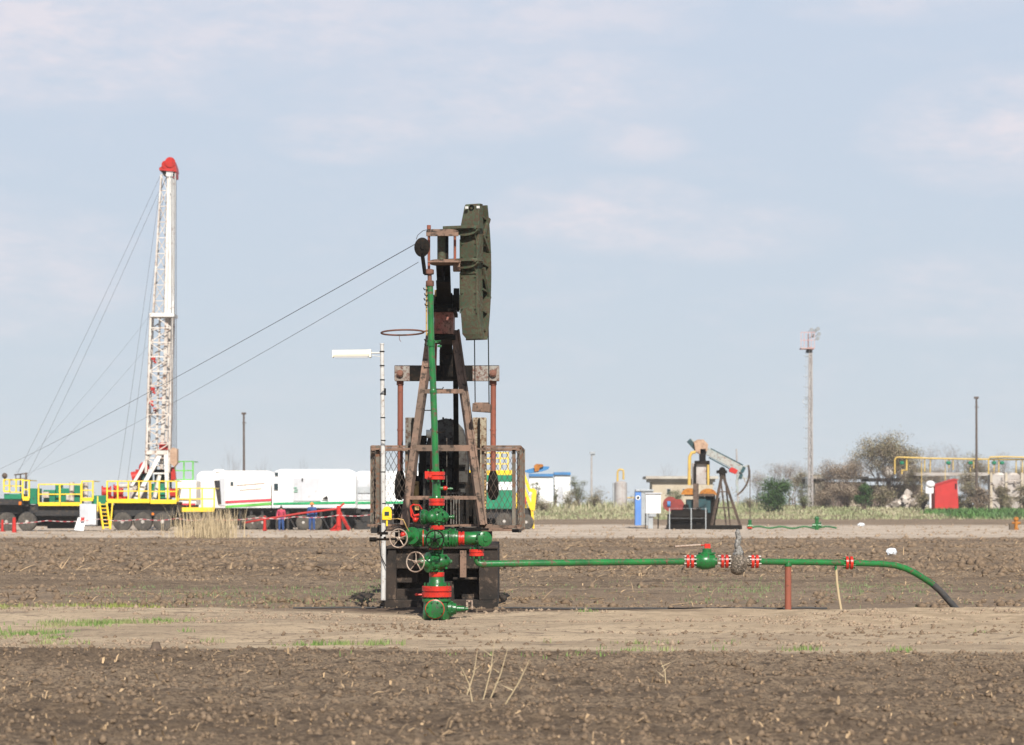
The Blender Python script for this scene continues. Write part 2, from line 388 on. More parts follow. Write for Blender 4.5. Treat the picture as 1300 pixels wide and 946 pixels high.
    base = mixc(nt, sp.outputs[2], base, farc)
    nt.links.new(base, b.inputs['Base Color']); b.inputs['Roughness'].default_value = .95
    b.inputs['Specular IOR Level'].default_value = .15
    bp = node(nt, 'ShaderNodeBump'); bp.inputs['Strength'].default_value = 1.; bp.inputs['Distance'].default_value = .06
    nt.links.new(noise(nt, co, 11, 8, .8), bp.inputs['Height']); nt.links.new(bp.outputs[0], b.inputs['Normal'])
build_ground()

# ---- loose matter on the ground (nobody could count it)
def GP_(px, py): d = 5400 / (py - 640); return ((px - 650) * d / F, d)
def rand_ground(n, y0, y1, x0=None, x1=None, bias=1.0):
    out = []
    for _ in range(n):
        y = y0 + (y1 - y0) * random.random() ** bias
        w = .225 * y + 2
        out.append((random.uniform(-w if x0 is None else x0, w if x1 is None else x1), y))
    return out
def place(pts):
    z = ground(np.array([p[0] for p in pts]), np.array([p[1] for p in pts]))
    return [(p[0], p[1], float(z[i])) for i, p in enumerate(pts)]
def straw(pts, name, mat, lmin, lmax, label, up=.35):
    b = MB()
    for x, y, z in place(pts):
        k = 1 + (y > 60) * .6
        L = (lmin + (lmax - lmin) * random.random() ** 2.5) * k; a = random.uniform(0, 6.28); e = abs(random.gauss(0, up))
        t = V((math.cos(a) * math.cos(e), math.sin(a) * math.cos(e), math.sin(e))); s = V((-math.sin(a), math.cos(a), .3)).normalized() * random.choice((.003, .004, .006, .010)) * k
        p = V((x, y, z + .015)); q = p + t * L; mid = (p + q) / 2 + V((0, 0, random.uniform(0, .03)))
        b.add([p - s, p + s, mid + s * 1.4, mid - s * 1.4, q + s * .4, q - s * .4, mid + V((0, 0, -.01)), ], [(0, 1, 2, 3), (3, 2, 4, 5), (0, 3, 6), (1, 6, 2)])
    return tag(b.build(name, mat, smooth=False), label, 'straw', None, 'stuff')
pts = [p for p in rand_ground(15000, 42, 120, bias=1.15) if vn(p[0] * .5, p[1], .35) + .9 * vn(p[0], p[1], 1.7) + .22 * math.sin(p[1] * .33 + p[0] * .02) + (.10 if p[1] > 55 else -.12) > .06]
straw(pts, 'field_straw', M['straw'], .03, .38, 'scattered dry straw and stubble lying across the ploughed field behind the well', .22)
pts = [p for p in rand_ground(1500, 17, 29) if p[1] < near_edge(p[0]) + .5 and vn(p[0], p[1], 1.1) > -.02]
straw(pts, 'foreground_straw', M['straw'], .015, .12, 'short bits of straw on the dark soil nearest the viewer', .6)
def clods(pts, name, mat, r0, r1, label):
    b = MB(); base = [V((0, 0, 1)), V((1, 0, 0)), V((.3, .95, 0)), V((-.8, .6, 0)), V((-.8, -.6, 0)), V((.3, -.95, 0)), V((0, 0, -1))]
    fs = [(0, i, i % 5 + 1) for i in range(1, 6)] + [(6, i % 5 + 1, i) for i in range(1, 6)]
    for x, y, z in place(pts):
        r = r0 + (r1 - r0) * random.random() ** 3; r *= 1 + (y > 60) * .5; a = random.uniform(0, 6.28); ca, sa = math.cos(a), math.sin(a)
        vs = []
        for q in base:
            k = random.uniform(.65, 1.3) * r; vs.append((x + (q.x * ca - q.y * sa) * k, y + (q.x * sa + q.y * ca) * k, z + q.z * k * random.uniform(.5, 1.1) + r * random.uniform(-.1, .35)))
        b.add(vs, fs)
    o = b.build(name, mat, smooth=False); o.data.polygons.foreach_set('use_smooth', [True] * len(o.data.polygons)); return tag(o, label, 'soil clods', None, 'stuff')
clods([p for p in rand_ground(19000, 41.5, 120, bias=1.2) if vn(p[0], p[1], .5) + .2 * math.sin(p[1] * .33 + p[0] * .02) + (.15 if p[1] > 58 else -.16) > -.05], 'field_clods', M['clod'], .010, .11, 'dark earth clods turned up in the ploughed field')
clods([p for p in rand_ground(19000, 17, 29.5) if p[1] < near_edge(p[0]) + .3], 'foreground_clods', M['clod'], .004, .042, 'small dark clods on the nearest strip of soil')
clods([p for p in rand_ground(13000, 29.8, 39.3) if vn(p[0] * .6, p[1], .7) + .5 * vn(p[0], p[1], 2.9) + (.16 if p[0] > 3 and p[1] > 33 else 0) > .12], 'track_crumbs', M['clodpale'], .004, .05, 'pale crumbs of earth on the sandy track')
q_ = []
for px, py, sx, sy, n in ((400, 805, .45, .7, 90), (520, 800, .5, .5, 170), (560, 806, .6, .4, 120), (470, 798, .4, .3, 90), (860, 802, .8, .8, 120), (980, 808, .8, .7, 160), (1120, 806, .9, .9, 260), (1240, 802, .9, .9, 260), (750, 818, 1.2, .4, 100), (60, 815, .4, .4, 60)):
    x, y = GP_(px, py); q_ += [(random.gauss(x, sx), random.gauss(y, sy)) for _ in range(n)]
clods(q_, 'track_clods', M['clod'], .004, .042, 'dark earth lumps scattered in patches on the sandy track')
clods(rand_ground(2600, 128, 200), 'road_gravel', M['clodpale'], .02, .09, 'pale gravel stones along the far track')
def tufts(pts, name, mat, h0, h1, label, nb=(4, 8), w=.008, spread=.05, cat='grass', kind='stuff', lean=.35):
    b = MB()
    for x, y, z in place(pts):
        for _ in range(random.randint(*nb)):
            a = random.uniform(0, 6.28); h = random.uniform(h0, h1); l = random.uniform(.05, lean) * h
            p = V((x + random.gauss(0, spread), y + random.gauss(0, spread), z - .02)); s = V((-math.sin(a), math.cos(a), 0)) * w * random.uniform(.6, 1.3)
            t = V((math.cos(a), math.sin(a), 0)) * l; m = p + t * .4 + Z * h * .6; q = p + t + Z * h
            b.add([p - s, p + s, m + s * .8, m - s * .8, q], [(0, 1, 2, 3), (3, 2, 4)])
    return tag(b.build(name, mat, smooth=False), label, cat, None, kind)
def cl(cx, cy, sx, sy, n): return [(random.gauss(cx, sx), random.gauss(cy, sy)) for _ in range(n)]
def GP(px, py): d = 5400 / (py - 640); return ((px - 650) * d / F, d)
pp = []
for px, py, sx, sy, n in ((10, 800, .25, .4, 60), (40, 803, .3, .3, 50), (128, 794, .45, .12, 90), (150, 793, .25, .1, 50), (90, 796, .3, .15, 40), (66, 812, .1, .1, 14), (75, 818, .2, .1, 20), (200, 790, .25, .06, 20),
                          (212, 791, .15, .05, 14), (72, 800, .2, .1, 24), (408, 820, .2, .06, 22), (438, 819, .15, .05, 16), (470, 819, .15, .05, 16), (237, 803, .05, .05, 5), (268, 814, .06, .05, 6),
                          (820, 826, .2, .15, 14), (1020, 826, .1, .08, 14), (1140, 828, .1, .08, 10), (745, 781, .04, .04, 6), (850, 818, .5, .1, 10), (640, 833, 1.5, .5, 14), (1250, 805, .05, .05, 3)):
    x, y = GP(px, py); pp += cl(x, y, sx, sy, n)
tufts(pp, 'track_grass', M['grassg'], .03, .10, 'green grass tufts growing along the edges of the sandy track', spread=.06)
pp = [((random.uniform(-40, 205) - 650) * 39.6 / F, random.gauss(39.6, .3)) for _ in range(230)]
tufts(pp, 'verge_grass', M['grassy'], .03, .11, 'yellow green grass line at the far left edge of the track')
pp = []
for _ in range(700):
    px = random.choice([random.uniform(80, 410), random.uniform(180, 480), random.uniform(380, 600), random.uniform(640, 1300), random.uniform(860, 990), random.uniform(1060, 1200)])
    py = random.gauss(758, 7) if px < 450 else random.gauss(750, 8)
    if py > 730 and py < 772:
        x, y = GP(px, py); pp += cl(x, y, .15, .5, 2)
tufts(pp, 'field_sprouts', M['sprout'], .03, .10, 'thin green sprouts in the field behind the pipe', nb=(2, 4), w=.007)
# tall dry reeds by the rig
pp = []
for _ in range(150):
    px = random.choice((random.gauss(250, 14), random.gauss(285, 9), random.gauss(262, 22))); x = (px - 650) * 124 / F; pp.append((x, random.gauss(124, 1.2)))
tufts(pp, 'dry_reeds', M['reed'], .3, 1.85, 'tall clump of dry straw coloured reeds in front of the white trailers', nb=(3, 6), w=.012, lean=.5, spread=.15, cat='dry reeds')
tufts([GP(random.uniform(250, 262), 683) for _ in range(14)], 'dry_reeds', M['reed'], .2, .5, 'low tuft of dry reed beside the tall reed clump', nb=(3, 6), w=.02, spread=.2, cat='dry reeds')
# far grass bank
pp = [(random.uniform(-20, 95), random.uniform(262, 345)) for _ in range(9000)]
tufts(pp, 'far_grass', M['grassm'], .10, .42, 'rough green and straw coloured grass bank in front of the far buildings', nb=(4, 6), w=.06, spread=.7, lean=.9)
pp = [((random.uniform(1215, 1330) - 650) * 272 / F, random.uniform(266, 290)) for _ in range(520)]
tufts(pp, 'green_crop', M['crop'], .3, .9, 'bright green low crop below the grey wall at the right', nb=(5, 8), w=.08, spread=.6, lean=.8, cat='crop')
pp = [((random.uniform(640, 980) - 650) * 330 / F, random.uniform(300, 350)) for _ in range(420)]
tufts(pp, 'tall_grass', M['grassm'], .3, 1.2, 'taller pale weeds behind the gravel between the sheds and the tank', nb=(6, 9), w=.06, spread=.8, lean=.9)

# dry stalks near the viewer, each its own
for i, (px, py, tx, ty, lab) in enumerate(((592, 884, 606, 826, 'left upright dry stalk of the foreground group, with a side blade'), (612, 890, 628, 812, 'tall dry stalk at the centre of the foreground group'),
        (620, 888, 645, 822, 'dry stalk leaning right beside the tall central stalk'), (640, 896, 672, 838, 'rightmost dry stalk of the foreground group, leaning far right'), (600, 892, 585, 846, 'short dry stalk leaning left at the edge of the foreground group'),
        (845, 872, 838, 838, 'lone short dry stalk right of the foreground group'))):
    x, y = GP(px, py); b = MB(); a = V((x, y, gz(x, y) - .02)); t = P(tx, ty, y)
    m = (a + t) / 2 + V((.02, 0, .01))
    b.tube([a, m, t], [.006, .005, .002], 5)
    for k in range(3):
        q = a.lerp(t, .35 + .2 * k); e = q + V((random.uniform(-.12, .12), random.uniform(-.05, .05), random.uniform(.03, .12)))
        s = V((0, .004, .004)); b.add([q - s, q + s, e], [(0, 1, 2)])
    tag(b.build('dry_stalk', M['reed'], loc=a), lab, 'dry stalk', 'dry stalks in the foreground')

# small stump and clutter
x, y = GP(198, 826); b = MB(); c = V((x, y, gz(x, y)))
b.lathe(c - Z * .03, Z, [(0, .09), (.05, .07), (.10, .05), (.13, .045), (.135, .01)], 9)
for k in range(5): a = k * 1.3; b.tube([c + Z * .03, c + V((math.cos(a) * .1, math.sin(a) * .1, .0)), c + V((math.cos(a) * .16, math.sin(a) * .16, -.03))], [.02, .015, .008], 5)
tag(b.build('stump', M['barkdark'], loc=c), 'small dark plant stump standing on the track edge at the left', 'stump')
def bag(px, py, w, h, lab, mat='bag'):
    x, y = GP(px, py); c = V((x, y, gz(x, y))); b = MB(); n, m = 14, 8; vs = []; fs = []
    for i in range(m + 1):
        th = math.pi * i / m
        for k in range(n):
            a = 2 * math.pi * k / n; q = 1 + random.uniform(-.25, .25)
            vs.append(c + V((w / 2 * math.sin(th) * math.cos(a) * q, w / 3 * math.sin(th) * math.sin(a) * q, h / 2 + h / 2 * math.cos(th) * q)))
    for i in range(m):
        for k in range(n): fs.append((i * n + k, (i + 1) * n + k, (i + 1) * n + (k + 1) % n, i * n + (k + 1) % n))
    b.add(vs, fs); tag(b.build('plastic_bag', M[mat], loc=c, smooth=False), lab, 'plastic bag')
bag(1132, 706, .32, .22, 'crumpled white plastic bag lying in the ploughed field')
bag(1093, 668.5, .5, .25, 'small white scrap lying on the far gravel track')
# ================================================================== MAIN PUMPJACK (its front about 40 m away)
pj = thing('pumpjack', 'large dark green pumpjack seen end on, horsehead swung aside, on a dark block', 'pumpjack', P(560, 775, 40))
# concrete block with a recess
b = MB(); X = lambda px, d=40: (px - 650) * d / F
def zz(py, d=40): return H - (py - 640) * d / F
b.pbox(488, 762, 632, 778, 40.0, 45.6)
b.pbox(488, 697, 503, 762, 40.0, 45.6)
b.pbox(608, 697, 632, 762, 40.0, 45.6)
b.pbox(503, 697, 608, 722, 40.06, 45.55)
b.pbox(503, 722, 608, 762, 40.5, 45.5)
b.pbox(503, 748, 560, 762, 40.15, 40.5); b.pbox(560, 738, 576, 762, 40.3, 40.5)
b.pbox(503, 722, 530, 740, 40.25, 41.0)
b.pbox(575, 733, 608, 736, 40.2, 41.0)
b.pbox(488, 694, 632, 697, 39.96, 45.62)
o = b.build('base_block', M['block'], pj, smooth=False, bevel=.012)
b = MB(); b.pbox(584, 699, 592, 733, 39.93, 40.05); b.pbox(520, 742, 545, 746, 40.7, 41.0); split_build(b, 'block_bracket', M['legs'], pj, smooth=False)
q_ = []
for k in range(260):
    t = random.random(); e = random.random()
    q_.append((X(486) + (X(634) - X(486)) * t, random.gauss(39.85, .12)) if e < .6 else ((X(484) if e < .8 else X(636)) + random.gauss(0, .12), random.uniform(39.8, 41.5)))
clods(q_, 'base_soil', M['clod'], .01, .06, 'dark oily soil lumps piled against the foot of the concrete block')
# skid beams
b = MB()
for px in (507, 613): b.ibeam((X(px), 40.3, zz(686)), (X(px), 48.2, zz(686)), .16, .24)
for dd in (40.4, 42.2, 44.0, 46.0, 48.0): b.ibeam((X(500), dd, zz(684)), (X(620), dd, zz(684)), .14, .2)
b.bar((X(500), 40.35, zz(672.5)), (X(620), 40.35, zz(672.5)), .9, .03)
b.build('skid', M['darksteel'], pj, smooth=False)
# samson post
fl = [P(512, 668, 41.0), P(545, 425, 42.5)]; fr = [P(611.5, 668, 41.0), P(576.5, 421, 42.5)]
for a, c in (fl, fr):
    b = MB(); b.bar(a, c, .085, .11); b.bar(a + V((.055, .02, 0)), c + V((.055, .02, 0)), .03, .17); b.build('post_leg', M['legs'], pj, smooth=False)
for a, c, w_, m__ in ((P(546, 668, 45.4), P(553, 425, 43.3), .06, 'rustpole'), (P(580, 668, 45.4), P(578, 425, 43.3), .09, 'darksteel')):
    b = MB(); b.bar(a, c, w_, w_ * 1.2); b.build('post_leg', M[m__], pj, smooth=False)
def on(l, py):
    a, c = l
    lo, hi = 0, 1
    for _ in range(30):
        t = (lo + hi) / 2; q = a.lerp(c, t)
        if 640 - (q.z - H) * F / q.y > py: lo = t
        else: hi = t
    return q
for py, hh in ((497, .075), (569, .10), (632, .06)):
    a, c = on(fl, py), on(fr, py); b = MB(); b.bar(a + V((-.02, -.05, 0)), c + V((.02, -.05, 0)), .05, hh)
    b.build('cross_brace', M['legs'], pj, smooth=False)
b = MB(); b.bar(P(552, 480, 43.2), P(582, 480, 43.2), .06, .05); b.build('rear_brace', M['darksteel'], pj, smooth=False)
# cap and bearing
b = MB(); b.pbox(551, 396, 575.5, 424, 42.2, 43.4); b.build('post_cap', M['pinkplate'], pj, smooth=False, bevel=.01)
b = MB(); b.pbox(547, 391, 579, 395.5, 42.1, 43.5)
b.pbox(549, 425, 578, 431, 42.2, 43.5)
b.cyl(P(548, 384, 42.8), P(584, 384, 42.8), .13, n=20); b.pbox(553, 372, 574, 391, 42.5, 43.2)
b.cyl(P(576, 381, 42.7), P(583, 381, 42.7), .20, n=22)
b.bolts(P(563, 424, 42.5), Z, .12, 6, .018, .12); b.build('saddle_bearing', M['darksteel'], pj)
b = MB(); b.pbox(545, 388, 548, 430, 42.1, 42.2); b.pbox(551.5, 368, 554, 376, 42.3, 42.4); b.build('yellow_stay', M['yellowold'], pj, smooth=False)
# walking beam
bf = V((X(562.5, 40.95), 40.95, 5.44)); br = V((X(567, 47), 47.0, 5.44 - .15 * 6.05))
b = MB(); b.ibeam(bf, br, .23, .30, .03)
for t in (.12, .3, .5, .7, .9): q = bf.lerp(br, t); b.box(q, (.21, .03, .25))
b.build('walking_beam', M['darksteel'], pj, smooth=False)
b = MB(); b.box((X(567, 46.6), 46.6, 4.36), (.26, .2, .36)); b.build('equalizer_hanger', M['darksteel'], pj, smooth=False)
# beam end frame with hinge pins
ez = lambda py: zz(py, 40.7)
def yp(px, py, d=40.7): return P(px, py, d)
def slab(mb, x0, x1, py, t, d0, d1, cx=None):
    a = X(x0, 40.7); c = X(x1, 40.7); pts = []
    dc = (d0 + d1) / 2; r = (d1 - d0) / 2
    for k in range(9): an = math.pi / 2 + math.pi * k / 8; pts.append(V((a + r * .4 + math.cos(an) * r * .4, dc + math.sin(an) * r, ez(py))))
    for k in range(9): an = -math.pi / 2 + math.pi * k / 8; pts.append(V((c - r * .4 + math.cos(an) * r * .4, dc + math.sin(an) * r, ez(py))))
    mb.prism(pts, (0, 0, t))
b = MB(); slab(b, 541, 582, 297, .05, 40.45, 41.05); slab(b, 546, 585, 335, .05, 40.45, 41.05)
b.pbox(543, 331, 585, 333, 40.42, 40.5); b.pbox(541, 295, 582, 299.5, 40.40, 40.46)
b.pbox(575, 334, 584, 343, 40.6, 40.9)
split_build(b, 'hinge_bracket', M['legs'], pj, smooth=False)
b = MB(); b.cyl(yp(561, 334, 40.75), yp(561, 297, 40.75), .075, n=18); b.build('end_tube', M['headgreen'], pj)
b = MB(); b.pbox(566, 298, 569, 334, 40.7, 40.95); b.build('end_plate', M['darksteel'], pj)
for px, y0, y1 in ((544.5, 286, 346), (577.5, 298, 334)):
    b = MB(); b.cyl(yp(px, y1, 40.6), yp(px, y0, 40.6), .022, n=10)
    if px < 550: b.cyl(yp(px, 291, 40.6), yp(px, 286, 40.6), .032, n=10)
    b.build('hinge_pin', M['rustpole'], pj)
# horsehead: back of box beam faces us, arc faces away and to the right
hd = V((X(597, 41.0), 41.0, 0)); th = R(26); U = V((math.sin(th), math.cos(th), 0)); W_ = V((math.cos(th), -math.sin(th), 0))
def HL(u, w, py): return hd + U * u + W_ * w + Z * (H - (py - 640) * 41.0 / F)
zt, zb = 259, 431
def arcu(py): t = (py - 345) / 86.; return .31 - .14 * t * t
b = MB()
# box beam: tapered column, four rings
rings = []
for py, wl, wr, u0, u1 in ((259, -.09, .185, .00, .10), (262, -.10, .17, -.02, .12), (285, -.155, .175, -.04, .14), (300, -.165, .175, -.05, .15), (345, -.165, .15, -.05, .15), (400, -.155, .17, -.04, .14), (424, -.15, .20, 0, .12), (431, -.08, .20, .03, .10)):
    rings.append([HL(u0, wl, py), HL(u0, wr, py), HL(u1, wr, py), HL(u1, wl, py)])
vs = [p for r_ in rings for p in r_]; fs = [(0, 3, 2, 1)]
for i in range(len(rings) - 1):
    for k in range(4): fs.append((i * 4 + k, i * 4 + (k + 1) % 4, i * 4 + 4 + (k + 1) % 4, i * 4 + 4 + k))
fs.append(tuple(len(vs) - 4 + k for k in range(4))); b.add(vs, fs)
hb = b.build('horsehead', M['headgreen'], pj, smooth=False, bevel=.012)
b = MB(); N = 22
for side in (0,):
    vs = []; fs = []
    for i in range(N + 1):
        py = zt + 1 + (zb - zt - 1) * i / N; u = arcu(py)
        vs += [HL(u, -.17, py), HL(u, .215, py), HL(u + .03, .215, py), HL(u + .03, -.17, py)]
    fs.append((0, 3, 2, 1)); fs.append(tuple(4 * N + k for k in range(4)))
    for i in range(N):
        for k in range(4): fs.append((i * 4 + k, i * 4 + (k + 1) % 4, i * 4 + 4 + (k + 1) % 4, i * 4 + 4 + k))
    b.add(vs, fs)
b.build('arc_plate', M['headgreen'], hb, smooth=False)
b = MB()
for py in (276, 297, 335, 368, 395, 418):
    u = arcu(py); a = HL(.08, .19, py); c = HL(u, .19, py + 6)
    b.prism([HL(.1, -.15, py), HL(.1, .185, py), HL(u + .01, .185, py + 3), HL(u + .01, -.15, py + 3)], (0, 0, .03))
b.bar(HL(.12, .185, 340), HL(.33, .19, 378), .04, .05); b.bar(HL(.12, .185, 300), HL(.33, .19, 320), .04, .05); b.bar(HL(.12, .185, 300), HL(.31, .19, 276), .04, .05)
split_build(b, 'rib', M['headgreen'], hb, smooth=False)
b = MB()
for py in (291.5, 333):
    pts = []
    for w, u in ((-.40, -.20), (-.36, -.27), (-.10, -.24), (.14, -.22), (.21, -.16), (.235, -.06), (.22, .05), (-.16, .05), (-.40, -.08)): pts.append(HL(u, w, py))
    b.prism(pts, (0, 0, .045)); b.prism([HL(-.16, -.30 + .0 if k_ == 0 else 0, py) if False else HL(-.15, -.02 + .24 * math.cos(math.pi * k_ / 10), py + 9 * math.sin(math.pi * k_ / 10)) for k_ in range(11)], U * .10); b.prism([p - Z * .02 for p in (HL(-.22, -.12, py), HL(-.18, .19, py), HL(.02, .19, py), HL(.02, -.12, py))], (0, 0, .02))
for py, s in ((296, 1), (338, 1)):
    for w in (-.10, .12): b.prism([HL(-.05, w, py - 3), HL(-.18, w, py - 3), HL(-.05, w, py + 10)], W_ * .02)
b.build('hinge_lug', M['headgreen'], hb, smooth=False)
b = MB()
for w0, w1 in ((-.158, -.145), (.140, .153)):
    for p0, p1 in ((304, 330), (346, 398)): b.prism([HL(-.055, w0, p1), HL(-.055, w1, p1), HL(-.055, w1, p0), HL(-.055, w0, p0)], -U * .018)
for py in (310, 326, 352, 372, 392):
    for w in (-.12, .12): c = HL(-.05, w, py); b.lathe(c, -U, [(0, .014), (.018, .014), (.02, .008)], 6)
b.prism([HL(-.056, -.145, 303), HL(-.056, .14, 303), HL(-.056, .14, 300), HL(-.056, -.145, 300)], -U * .015); b.prism([HL(-.056, -.145, 348), HL(-.056, .14, 348), HL(-.056, .14, 345), HL(-.056, -.145, 345)], -U * .015)
b.build('edge_strip', M['headgreen'], hb, smooth=False)
b = MB(); c = HL(-.02, .04, 264); b.lathe(c, -U, [(0, .045), (.02, .045), (.021, .03), (.0, .03)], 14); b.build('lifting_eye', M['darksteel'], hb)
b = MB(); b.pbox(590.5, 262, 594.5, 265, 40.92, 40.95); b.pbox(605, 261.5, 609, 264.5, 40.9, 40.94); split_build(b, 'painted_glint', M['whitepole'], hb, smooth=False)  # white slivers imitate tiny specular glints at the top of the head
b = MB()   # bridle cables and carrier bar
for w in (-.115, .14):
    b.tube([HL(arcu(py) + .045, w, py) for py in (262, 290, 320, 345)] + [HL(.405, w, 512)], .009, 6)
b.build('bridle_cable', M['darksteel'], hb)
b = MB(); cx = HL(.40, .012, 517)
b.box(cx, (.30, .13, .14), Matrix.Rotation(-R(15), 3, 'Z') @ Matrix.Rotation(R(4), 3, 'Y')); b.box(cx + Z * .075, (.26, .10, .03)); b.build('carrier_bar', M['legs'], hb, smooth=False, bevel=.01)
# equalizer
b = MB(); b.box((X(567.5, 46.6), 46.6, zz(474, 46.6)), (X(634, 46.6) - X(501, 46.6), .22, .285))
b.build('equalizer', M['darksteel'], pj, smooth=False, bevel=.012)
b = MB()
b.pbox(501, 464.5, 520, 483.5, 46.46, 46.48); b.pbox(600, 464.5, 634, 483.5, 46.46, 46.48); split_build(b, 'equalizer_plate', M['plate'], pj, smooth=False)
for px in (508, 626):
    b = MB(); c = P(px, 474, 46.44); b.lathe(c, V((0, -1, 0)), [(0, .065), (.03, .065), (.031, .045), (.05, .045), (.055, .02)], 14); b.build('equalizer_pin', M['rust'], pj)
    b = MB(); b.cyl(P(px + .3, 484, 46.6), P(px, 600, 46.6), .052, n=14); b.cyl(P(px, 484, 46.6), P(px, 489, 46.6), .066, n=14); b.cyl(P(px, 545, 46.6), P(px, 547, 46.6), .058, n=14)
    p_ = b.build('pitman_arm', M['rustpole'], pj)
    b = MB(); b.lathe(P(px, 598, 46.6), -Z, [(0, .055), (.08, .08), (.2, .10), (.38, .11), (.5, .08), (.54, .03)], 12); b.build('crank_pin_bearing', M['darksteel'], p_)
b = MB(); b.pbox(524, 604, 540, 668, 45.3, 46.0); b.pbox(594, 600, 606, 668, 45.5, 46.2); b.pbox(531, 588, 538, 606, 45.4, 45.8); b.cyl(P(596, 640, 44.4), P(596, 640, 45.4), .22, n=18); b.pbox(500, 640, 524, 664, 45.9, 46.9)
for k in range(9): b.bar(P(527 + k * 9.5, 668, 44.0 + .1 * (k % 3)), P(524 + k * 9.8, 640 - 9 * (k % 4), 44.3), .05, .05)
split_build(b, 'drive_housing', M['darksteel'], pj)
# cranks and counterweights
for (x0, x1, mt) in ((514.5, 528, 'greymetal'), (600, 617.5, 'beige')):
    b = MB(); b.pbox(x0, 530, x1, 640, 45.8, 46.4); c_ = b.build('crank', M[mt], pj, smooth=False, bevel=.01)
    b = MB(); b.pbox(x0 + (8 if x0 < 560 else 7), 531, x0 + (14 if x0 < 560 else 9.5), 640, 45.70, 45.79); b.build('counterweight', M['darksteel'], c_, smooth=False)
b = MB(); b.pbox(523, 611, 532, 648, 45.2, 45.4); b.pbox(606, 609, 617, 662, 45.2, 45.35); b.pbox(556, 576, 561, 640, 45.2, 45.25); split_build(b, 'brake_guard', M['yellowold'], pj, smooth=False, bevel=.01)
# gear box
b = MB(); pts = []
for px, py in ((537, 668), (537, 590), (541, 565), (546, 545), (554, 534), (566, 531), (578, 533), (587, 543), (591, 560), (594, 590), (594, 668)): pts.append(P(px, py, 45.0))
b.prism(pts, (0, 1.7, 0)); gb = b.build('gearbox', M['greymetal'], pj, smooth=False, bevel=.02)
gb.data.materials[0] = paint('gearbox_oily_grey', (.05, .047, .042), (.075, .07, .06), .5, (.03, .022, .018), 3, .55)
b = MB(); b.cyl(P(552, 600, 44.98), P(552, 600, 44.8), .12, n=20); b.pbox(559, 575, 561.5, 668, 44.85, 44.99); b.pbox(574, 575, 576.5, 668, 44.85, 44.99)
for py in (590, 612, 640): b.pbox(540, py, 591, py + 2.5, 44.9, 44.99)
b.cyl(P(565, 578, 44.98), P(565, 578, 44.9), .08, n=14); b.bolts(P(565, 545, 44.97), V((0, 1, 0)), .2, 9, .02, .06)
b.pbox(544, 655, 590, 668, 44.2, 44.9); b.build('gearbox_cover', M['darksteel'], gb, smooth=False)
b = MB(); b.cyl(P(541, 551, 44.7), P(549, 551, 44.7), .075, n=14); b.build('breather', M['cream'], gb)
b = MB(); b.pbox(527, 553, 541, 562, 44.6, 45.0); b.pbox(532, 562, 541, 600, 44.6, 44.7); b.build('junction_box', M['darksteel'], gb, smooth=False)
b = MB(); b.pbox(567, 556, 567.5, 668, 42.0, 42.02); b.pbox(567, 625, 590, 627, 42.4, 42.45)
for k in range(5): b.pbox(572 + k * 3.5, 628, 573 + k * 3.5, 668, 42.4, 42.44)
b.build('ladder_rail', M['greymetal'], pj, smooth=False)
# guard cages: post, rail and wire per side
def cage(xin, xout, side):
    posts = MB(); rails = MB(); wr = MB()
    zl, zh = zz(673, 42), zz(567, 42)
    xi, xo = X(xin, 42), X(xout, 42)
    def post(x, y, w=.05): posts.bar((x, y, zl - .02), (x, y, zh + .01), w, w)
    s = -1 if side == 'l' else 1
    rearx = xo - s * .0 + (s * (-.07 if side == 'l' else .07))
    post(xi, 42, .045); post(xo - s * .10, 42, .06); post(xo, 42.1, .06); post(xo - s * .02, 42.7, .05); post(rearx, 44.6, .06); post((xo + rearx) / 2, 43.4, .05)
    for z in (zl, zh): rails.bar((xi - s * .0, 42, z), (xo, 42, z), .032, .04); rails.bar((xo, 42.03, z), (rearx, 44.6, z), .032, .04); rails.bar((xi, 44.6, z), (rearx, 44.6, z), .032, .04)
    rails.bar((xi, 41.98, zh - .06), (xo, 41.98, zh - .06), .02, .03)
    ww, hh = abs(xo - xi), zh - zl - .08; st = .092; k = -hh / 2
    def diag(p0, du, width):
        k = -hh * .5
        while k < width:
            for sg in (1, -1):
                a0, a1 = max(0, k), min(width, k + hh * .5)
                if a1 > a0:
                    za, zb_ = (a0 - k) * 2, (a1 - k) * 2
                    if sg < 0: za, zb_ = hh - za, hh - zb_
                    wr.tube([p0 + du * a0 + Z * za, p0 + du * a1 + Z * zb_], .0042, 4)
            k += st
    x0 = min(xi, xo)
    diag(V((x0, 42.03, zl + .04)), V((1, 0, 0)), ww)
    pa = V((xo, 42.05, zl + .04)); pb = V((rearx, 44.55, zl + .04)); diag(pa, (pb - pa).normalized(), (pb - pa).length)
    split_build(posts, 'cage_post', M['cagepost'], pj, smooth=False)
    split_build(rails, 'cage_rail', M['legs'], pj, smooth=False); wr.build('wire_mesh', M['mesh'], pj, smooth=False)
cage(516, 472, 'l'); cage(613, 660, 'r')
b = MB(); b.bar(P(471, 570, 41.9), P(660, 570, 41.9), .03, .03); b.bar(P(466, 667, 41.8), P(625, 667, 41.6), .04, .04)
b.bar(P(612, 668, 41.6), P(680 - 20, 669, 41.6), .04, .05); b.build('platform_rail', M['legs'], pj, smooth=False)
b = MB(); b.pbox(650, 672, 662, 676, 41.7, 41.95); b.pbox(471, 670, 482, 677, 41.7, 41.95); split_build(b, 'platform_foot', M['black'], pj, smooth=False)
# spring on the right of the crank
b = MB(); c = P(614.5, 568, 42.4); b.tube([c + V((math.cos(k * .9) * .03, math.sin(k * .9) * .03, -k * .0085)) for k in range(150)], .006, 5); b.build('spring', M['rust'], pj)

